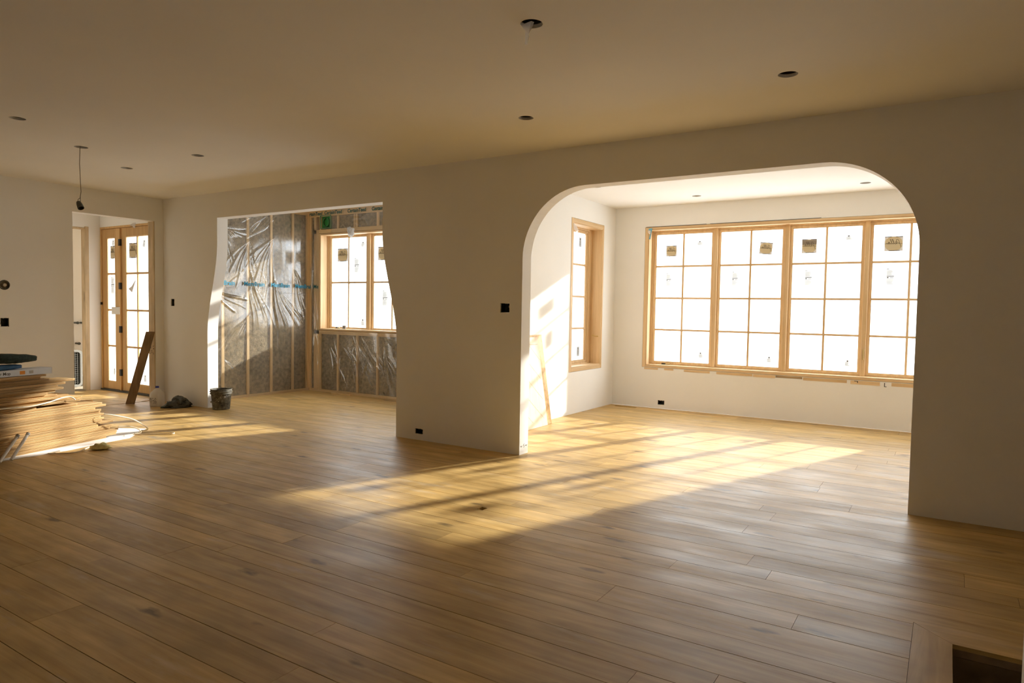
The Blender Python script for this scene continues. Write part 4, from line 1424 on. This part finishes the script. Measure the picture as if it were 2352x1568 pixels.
def pad(name, m, s, off, z, ln, wd, ht, seed, lab, cat, taper=0.35, droop=0.0):
    rng = np.random.default_rng(seed)
    n, mseg = 40, 22
    vs = []
    for i in range(n + 1):
        t = i / n
        x = -ln * (1 - t)
        e = 1.0 if t < 0.80 else 1 - taper * ((t - 0.80) / 0.20) ** 1.6
        for k in range(mseg):
            a = 2 * math.pi * k / mseg
            c_, s_ = math.cos(a), math.sin(a)
            yy = math.copysign(abs(c_) ** 0.55, c_) * wd / 2 * e
            zz = math.copysign(abs(s_) ** 0.6, s_) * ht / 2 * e
            nz = 0.05 * math.sin(x * 31 + k * 1.2 + seed) + 0.04 * math.sin(x * 57 + k * 2.1)
            vs.append((x, yy * (1 + nz * 0.6), zz * (1 + nz) + ht / 2 - droop * max(0, t - 0.7) / 0.3 * ht))
    fs = [(i * mseg + k, i * mseg + (k + 1) % mseg, (i + 1) * mseg + (k + 1) % mseg, (i + 1) * mseg + k) for i in range(n) for k in range(mseg)]
    fs += [tuple(range(mseg))[::-1], tuple(n * mseg + k for k in range(mseg))]
    zm = min(v[2] for v in vs)
    vs = [(v[0], v[1], v[2] - zm) for v in vs]
    o = MB().poly(vs, fs).build(name, m, smooth=True)
    o.location = stack_pt(s, off, z)
    o.rotation_euler = (0, 0, ANG)
    return tag(o, lab, cat)


bl = pad('cloth_bundle', M_BLUE, 0.24, -0.11, ZTOP + CH, 0.9, 0.12, 0.046, 4, 'blue cloth bundle wrapped in plastic on the mop carton', 'cloth', 0.3)
cpv = []
for k in range(18):
    cpv.append((random.uniform(-0.03, 0.045), random.uniform(-0.05, 0.05), random.uniform(0.005, 0.045)))
MB().poly(cpv, [tuple(random.sample(range(18), 3)) for _ in range(24)]).build('plastic_wrap', M_POLY, bl)
pad('rolled_towel', M_TOWEL, 0.375, -0.115, ZTOP + CH + 0.052, 1.0, 0.17, 0.082, 9, 'dark green towel folded on top of the blue bundle', 'towel', 0.40, 0.12)

# ------------------------------------------------------------------ things by the passage
# leaning board
B0, B1 = Vector((-6.175, -0.462, 0)), Vector((-6.091, -0.393, 0))
T0, T1 = Vector((-6.128, -0.206, 0.955)), Vector((-6.044, -0.137, 0.955))
across = (B1 - B0).normalized()
up = (T0 - B0).normalized()
nn = up.cross(across).normalized()
if nn.y < 0:
    nn = -nn
th = nn * 0.019
zoff = Vector((0, 0, 0.0))
lbm = MB().hexa([B0, B1, B1 + th, B0 + th], [T0, T1, T1 + th, T0 + th])
zm = min(v[2] for v in lbm.v)
lbm.v = [(v[0], v[1], v[2] - zm) for v in lbm.v]
lbo = lbm.build('leaning_board', M_PLANKD, bevel=0.0015)
tag(lbo, 'dark brown board leaning against the passage jamb', 'board')

# gallon jug
rt = empty('water_jug', (-5.705, -0.300, 0.0), math.radians(28))
tag(rt, 'milky plastic gallon jug with a blue cap by the passage', 'jug')
prof = [(0.070, 0.0), (0.077, 0.006), (0.079, 0.02), (0.079, 0.135), (0.077, 0.155), (0.068, 0.180), (0.052, 0.203), (0.034, 0.222), (0.022, 0.232), (0.019, 0.236), (0.019, 0.252)]
vs, n = [], 40
for r, z in prof:
    sq_ = 0.62 if z < 0.19 else 0.85 if z < 0.225 else 1.0
    for k in range(n):
        a = 2 * math.pi * k / n
        c_, s_ = math.cos(a), math.sin(a)
        vs.append((r * math.copysign(abs(c_) ** sq_, c_), r * math.copysign(abs(s_) ** sq_, s_), z))
fsx = [(i * n + k, i * n + (k + 1) % n, (i + 1) * n + (k + 1) % n, (i + 1) * n + k) for i in range(len(prof) - 1) for k in range(n)] + [tuple(range(n))[::-1]]
MB().poly(vs, fsx).build('body', M_JUG, rt, smooth=True)
MB().lathe([(0.0, 0.240), (0.0215, 0.240), (0.0225, 0.244), (0.0225, 0.258), (0.020, 0.262), (0.0, 0.262)], 24).build('cap', M_CAP, rt)
lb2 = MB()
rnd = random.Random(8)
for row in range(5):
    z = 0.045 + 0.016 * row
    x = -0.05
    while x < 0.03:
        l = rnd.uniform(0.006, 0.018)
        if rnd.random() < 0.75:
            lb2.box(x, x + l, -0.0815, -0.0808, z, z + rnd.uniform(0.004, 0.009))
        x += l + 0.005
lb2.build('label_print', M_INK, rt)
hd = MB().tube(spline([(0.030, 0.040, 0.200), (0.040, 0.058, 0.19), (0.046, 0.068, 0.16), (0.044, 0.064, 0.12)], 14), 0.011, 10)
hd.build('handle', M_JUG, rt, smooth=True)

# dark grey bag: a crumpled sheet heap with sharp creases
rng = np.random.default_rng(19)
nu, nv = 46, 24
vs = []
dirs = rng.normal(size=(26, 3))
dirs /= np.linalg.norm(dirs, axis=1)[:, None]
ph, fr = rng.uniform(0, 6.28, 26), rng.uniform(3.0, 15.0, 26)
for j in range(nv + 1):
    th = math.pi * j / nv
    for i in range(nu):
        a = 2 * math.pi * i / nu
        p = np.array([math.sin(th) * math.cos(a), math.sin(th) * math.sin(a), math.cos(th)])
        warp = p + 0.18 * np.sin(4 * p[[1, 2, 0]] + 1.3)
        r = 0.86 - float(np.sum((1 - np.abs(np.sin(fr * (dirs @ warp) * 0.5 + ph))) ** 2.2 * 1.5 / fr)) * 0.28 + 0.2
        # long low heap: tall hump towards one end, flat tail at the other
        x, y, z = p * r
        hump = 0.50 + 0.36 * math.exp(-((x + 0.05) / 0.6) ** 2) + 0.10 * math.sin(5 * x + 2 * y)
        z = max(z, -0.05) * hump
        vs.append((x * 0.225, y * (0.115 + 0.03 * math.sin(3 * x + 1)), z * 0.185))
zm = min(v[2] for v in vs)
vs = [(v[0], v[1], v[2] - zm) for v in vs]
fsx = [(j * nu + i, (j + 1) * nu + i, (j + 1) * nu + (i + 1) % nu, j * nu + (i + 1) % nu) for j in range(nv) for i in range(nu)]
bg_ = MB().poly(vs, fsx).build('grey_bag', M_BAG, smooth=False)
bg_.location = (-5.40, -0.205, 0.0)
bg_.rotation_euler = (0, 0, math.radians(66))
tag(bg_, 'crumpled dark grey plastic bag against the wall', 'bag')

# bucket
rt = empty('bucket', (-4.862, 0.055, 0.0), math.radians(-25))
tag(rt, 'plaster splattered black bucket at the flared opening', 'bucket')
MB().lathe([(0.0, 0.0), (0.100, 0.0), (0.104, 0.006), (0.122, 0.195), (0.134, 0.197), (0.136, 0.205), (0.128, 0.209), (0.127, 0.222), (0.137, 0.224), (0.138, 0.232), (0.1285, 0.235), (0.130, 0.252), (0.134, 0.256), (0.131, 0.260),
            (0.125, 0.258), (0.118, 0.19), (0.098, 0.01), (0.0, 0.01)], 48).build('body', M_BUCKET, rt, smooth=False)
MB().tube(spline([(0.128, 0.0, 0.205), (0.125, -0.05, 0.15), (0.085, -0.09, 0.105), (0.0, -0.123, 0.093), (-0.085, -0.09, 0.105), (-0.125, -0.05, 0.15), (-0.128, 0.0, 0.205)], 40), 0.0022, 6).build('bail', M_WIRE, rt)
MB().tube([(-0.045, -0.115, 0.097), (0.0, -0.1235, 0.095), (0.045, -0.115, 0.097)], 0.0075, 10).build('grip', M_SPLASH, rt)
spm = MB()
rnd = random.Random(33)
for k in range(26):
    a = rnd.uniform(0, 2 * math.pi)
    z = rnd.uniform(0.015, 0.19)
    r = 0.1045 + (0.122 - 0.104) * (z - 0.006) / 0.189 + 0.0006
    sz = rnd.uniform(0.003, 0.012)
    st_ = rnd.uniform(0.8, 2.6)
    v = []
    for q in range(7):
        b_ = 2 * math.pi * q / 7
        aa = a + sz * math.cos(b_) / r
        v.append((r * math.cos(aa), r * math.sin(aa), z + sz * st_ * math.sin(b_)))
    spm.poly(v, [tuple(range(7))])
spm.build('splatter', M_SPLASH, rt)['kind'] = 'stuff'

# box fan in the utility room
rt = empty('box_fan', (-8.62, -0.075, 0.0), math.radians(-4))
tag(rt, 'grey box fan standing in the dark utility room', 'fan')
fw, fh, fd = 0.46, 0.58, 0.11


def rrect(hw_, hh_, r, n=7):
    p = []
    for cx, cz, a0_ in ((hw_ - r, hh_ - r, 0), (-hw_ + r, hh_ - r, 90), (-hw_ + r, -hh_ + r, 180), (hw_ - r, -hh_ + r, 270)):
        for k in range(n + 1):
            a = math.radians(a0_ + 90 * k / n)
            p.append((cx + r * math.cos(a), cz + r * math.sin(a)))
    return p


o_, i_ = rrect(fw / 2, fh / 2, 0.06), rrect(fw / 2 - 0.03, fh / 2 - 0.03, 0.045)
nn_ = len(o_)
v = [(0.0, y, z + fh / 2 + 0.004) for y, z in o_] + [(0.0, y, z + fh / 2 + 0.004) for y, z in i_] + [(-fd * 0.25, y, z + fh / 2 + 0.004) for y, z in o_] + [(-fd * 0.25, y, z + fh / 2 + 0.004) for y, z in i_]
f = []
for k in range(nn_):
    k2 = (k + 1) % nn_
    f += [(k, k2, nn_ + k2, nn_ + k), (k, 2 * nn_ + k, 2 * nn_ + k2, k2), (nn_ + k, nn_ + k2, 3 * nn_ + k2, 3 * nn_ + k)]
MB().poly(v, f).build('front_frame', M_FANW, rt)
v = [(-fd * 0.25, y, z + fh / 2 + 0.004) for y, z in o_] + [(-fd, y, z + fh / 2 + 0.004) for y, z in o_]
f = [(k, nn_ + k, nn_ + (k + 1) % nn_, (k + 1) % nn_) for k in range(nn_)] + [tuple(nn_ + k for k in range(nn_))]
MB().poly(v, f).build('housing', M_FAND, rt)
gr = MB()
for k in range(13):
    y = -fw / 2 + 0.035 + k * (fw - 0.07) / 12
    gr.box(-0.012, -0.008, y - 0.0015, y + 0.0015, 0.035, fh - 0.025)
for k in range(16):
    z = 0.04 + k * (fh - 0.075) / 15
    gr.box(-0.012, -0.0085, -fw / 2 + 0.03, fw / 2 - 0.03, z - 0.0015, z + 0.0015)
gr.build('grille', M_FANW, rt)
MB().lathe([(0.0, 0.0), (0.05, 0.0), (0.05, 0.03), (0.0, 0.03)], 20, (-0.06, 0, fh / 2)).build('hub', M_FAND, rt)
MB().tube([(-0.05, -0.06, fh), (-0.05, -0.05, fh + 0.02), (-0.05, 0.05, fh + 0.02), (-0.05, 0.06, fh)], 0.010, 8).build('handle', M_FANW, rt)
# plumbing stubs on the utility wall
for k, (yy, z) in enumerate(((0.80, 0.97), (0.90, 0.97), (0.82, 0.60), (0.70, 0.62))):
    o = MB().tube([(-10.25, yy, z), (-10.14, yy, z)], 0.016, 12)
    o.tube([(-10.14, yy, z), (-10.12, yy, z)], 0.024, 12)
    tag(o.build('pipe_stub', M_SOCKET), ('upper' if z > 0.8 else 'lower') + ' capped pipe stub poking out of the utility room wall', 'pipe', ('upper' if z > 0.8 else 'lower') + ' pipe stubs in the utility room')

# ------------------------------------------------------------------ panels leaning in the bay
rt = empty('parquet_panel', (0, 0, 0))
tag(rt, 'pale panel with a diagonal inlay pattern leaning in the bay', 'panel')
Bz, Tz = (-0.915, 0.0), (-1.060, 1.025)


def pan(y0, y1, xb, xt, ht, th_, name, m, par):
    d = Vector((xt - xb, 0, ht)).normalized()
    nrm = Vector((d.z, 0, -d.x))
    b0 = Vector((xb, 0, 0))
    t0 = Vector((xt, 0, ht))
    c_ = [b0, b0 + nrm * th_, t0 + nrm * th_, t0]
    zm_ = min(q.z for q in c_)
    c_ = [q - Vector((0, 0, zm_)) for q in c_]
    mb_ = MB().hexa([(c_[0].x, y0, c_[0].z), (c_[1].x, y0, c_[1].z), (c_[1].x, y1, c_[1].z), (c_[0].x, y1, c_[0].z)],
                    [(c_[3].x, y0, c_[3].z), (c_[2].x, y0, c_[2].z), (c_[2].x, y1 - 0.075, c_[2].z), (c_[3].x, y1 - 0.075, c_[3].z)])
    return mb_.build(name, m, par, bevel=0.001), c_


po, cc = pan(0.70, 1.60, -0.945, -1.058, 1.02, 0.018, 'board', M_PANEL, rt)
fa, fb_ = cc[1], cc[2]
ln_ = MB()
nrm = Vector((fb_.z - fa.z, 0, -(fb_.x - fa.x))).normalized()


def fp(y, t):
    q = fa + (fb_ - fa) * t + nrm * 0.0006
    return (q.x, y, q.z)


for k in range(-4, 9):
    t0_ = 0.08 + 0.22 * k
    for y0, y1, dt in ((0.75, 1.13, 0.30), (1.53, 1.15, 0.30)):
        a_, b_ = t0_, t0_ + dt
        pa_, pb_ = (y0, a_), (y1, b_)
        if b_ < 0.06 or a_ > 0.92:
            continue
        ca_, cb_ = max(a_, 0.06), min(b_, 0.92)
        ya, yb = y0 + (y1 - y0) * (ca_ - a_) / dt, y0 + (y1 - y0) * (cb_ - a_) / dt
        e = 0.005
        ln_.poly([fp(ya, ca_), fp(yb, cb_), fp(yb, cb_ + e), fp(ya, ca_ + e)], [(0, 1, 2, 3)])
ln_.poly([fp(0.72, 0.915), fp(1.50, 0.915), fp(1.50, 0.920), fp(0.72, 0.920)], [(0, 1, 2, 3)])
ln_.build('inlay_line', mat('tan_inlay', (0.42, 0.28, 0.16), 0.7), rt)
po2, _ = pan(0.80, 1.73, -0.965, -1.082, 1.045, 0.017, 'oak_sheet', M_PLANK, None)
tag(po2, 'plain oak panel leaning on the bay wall behind the inlaid panel', 'panel')
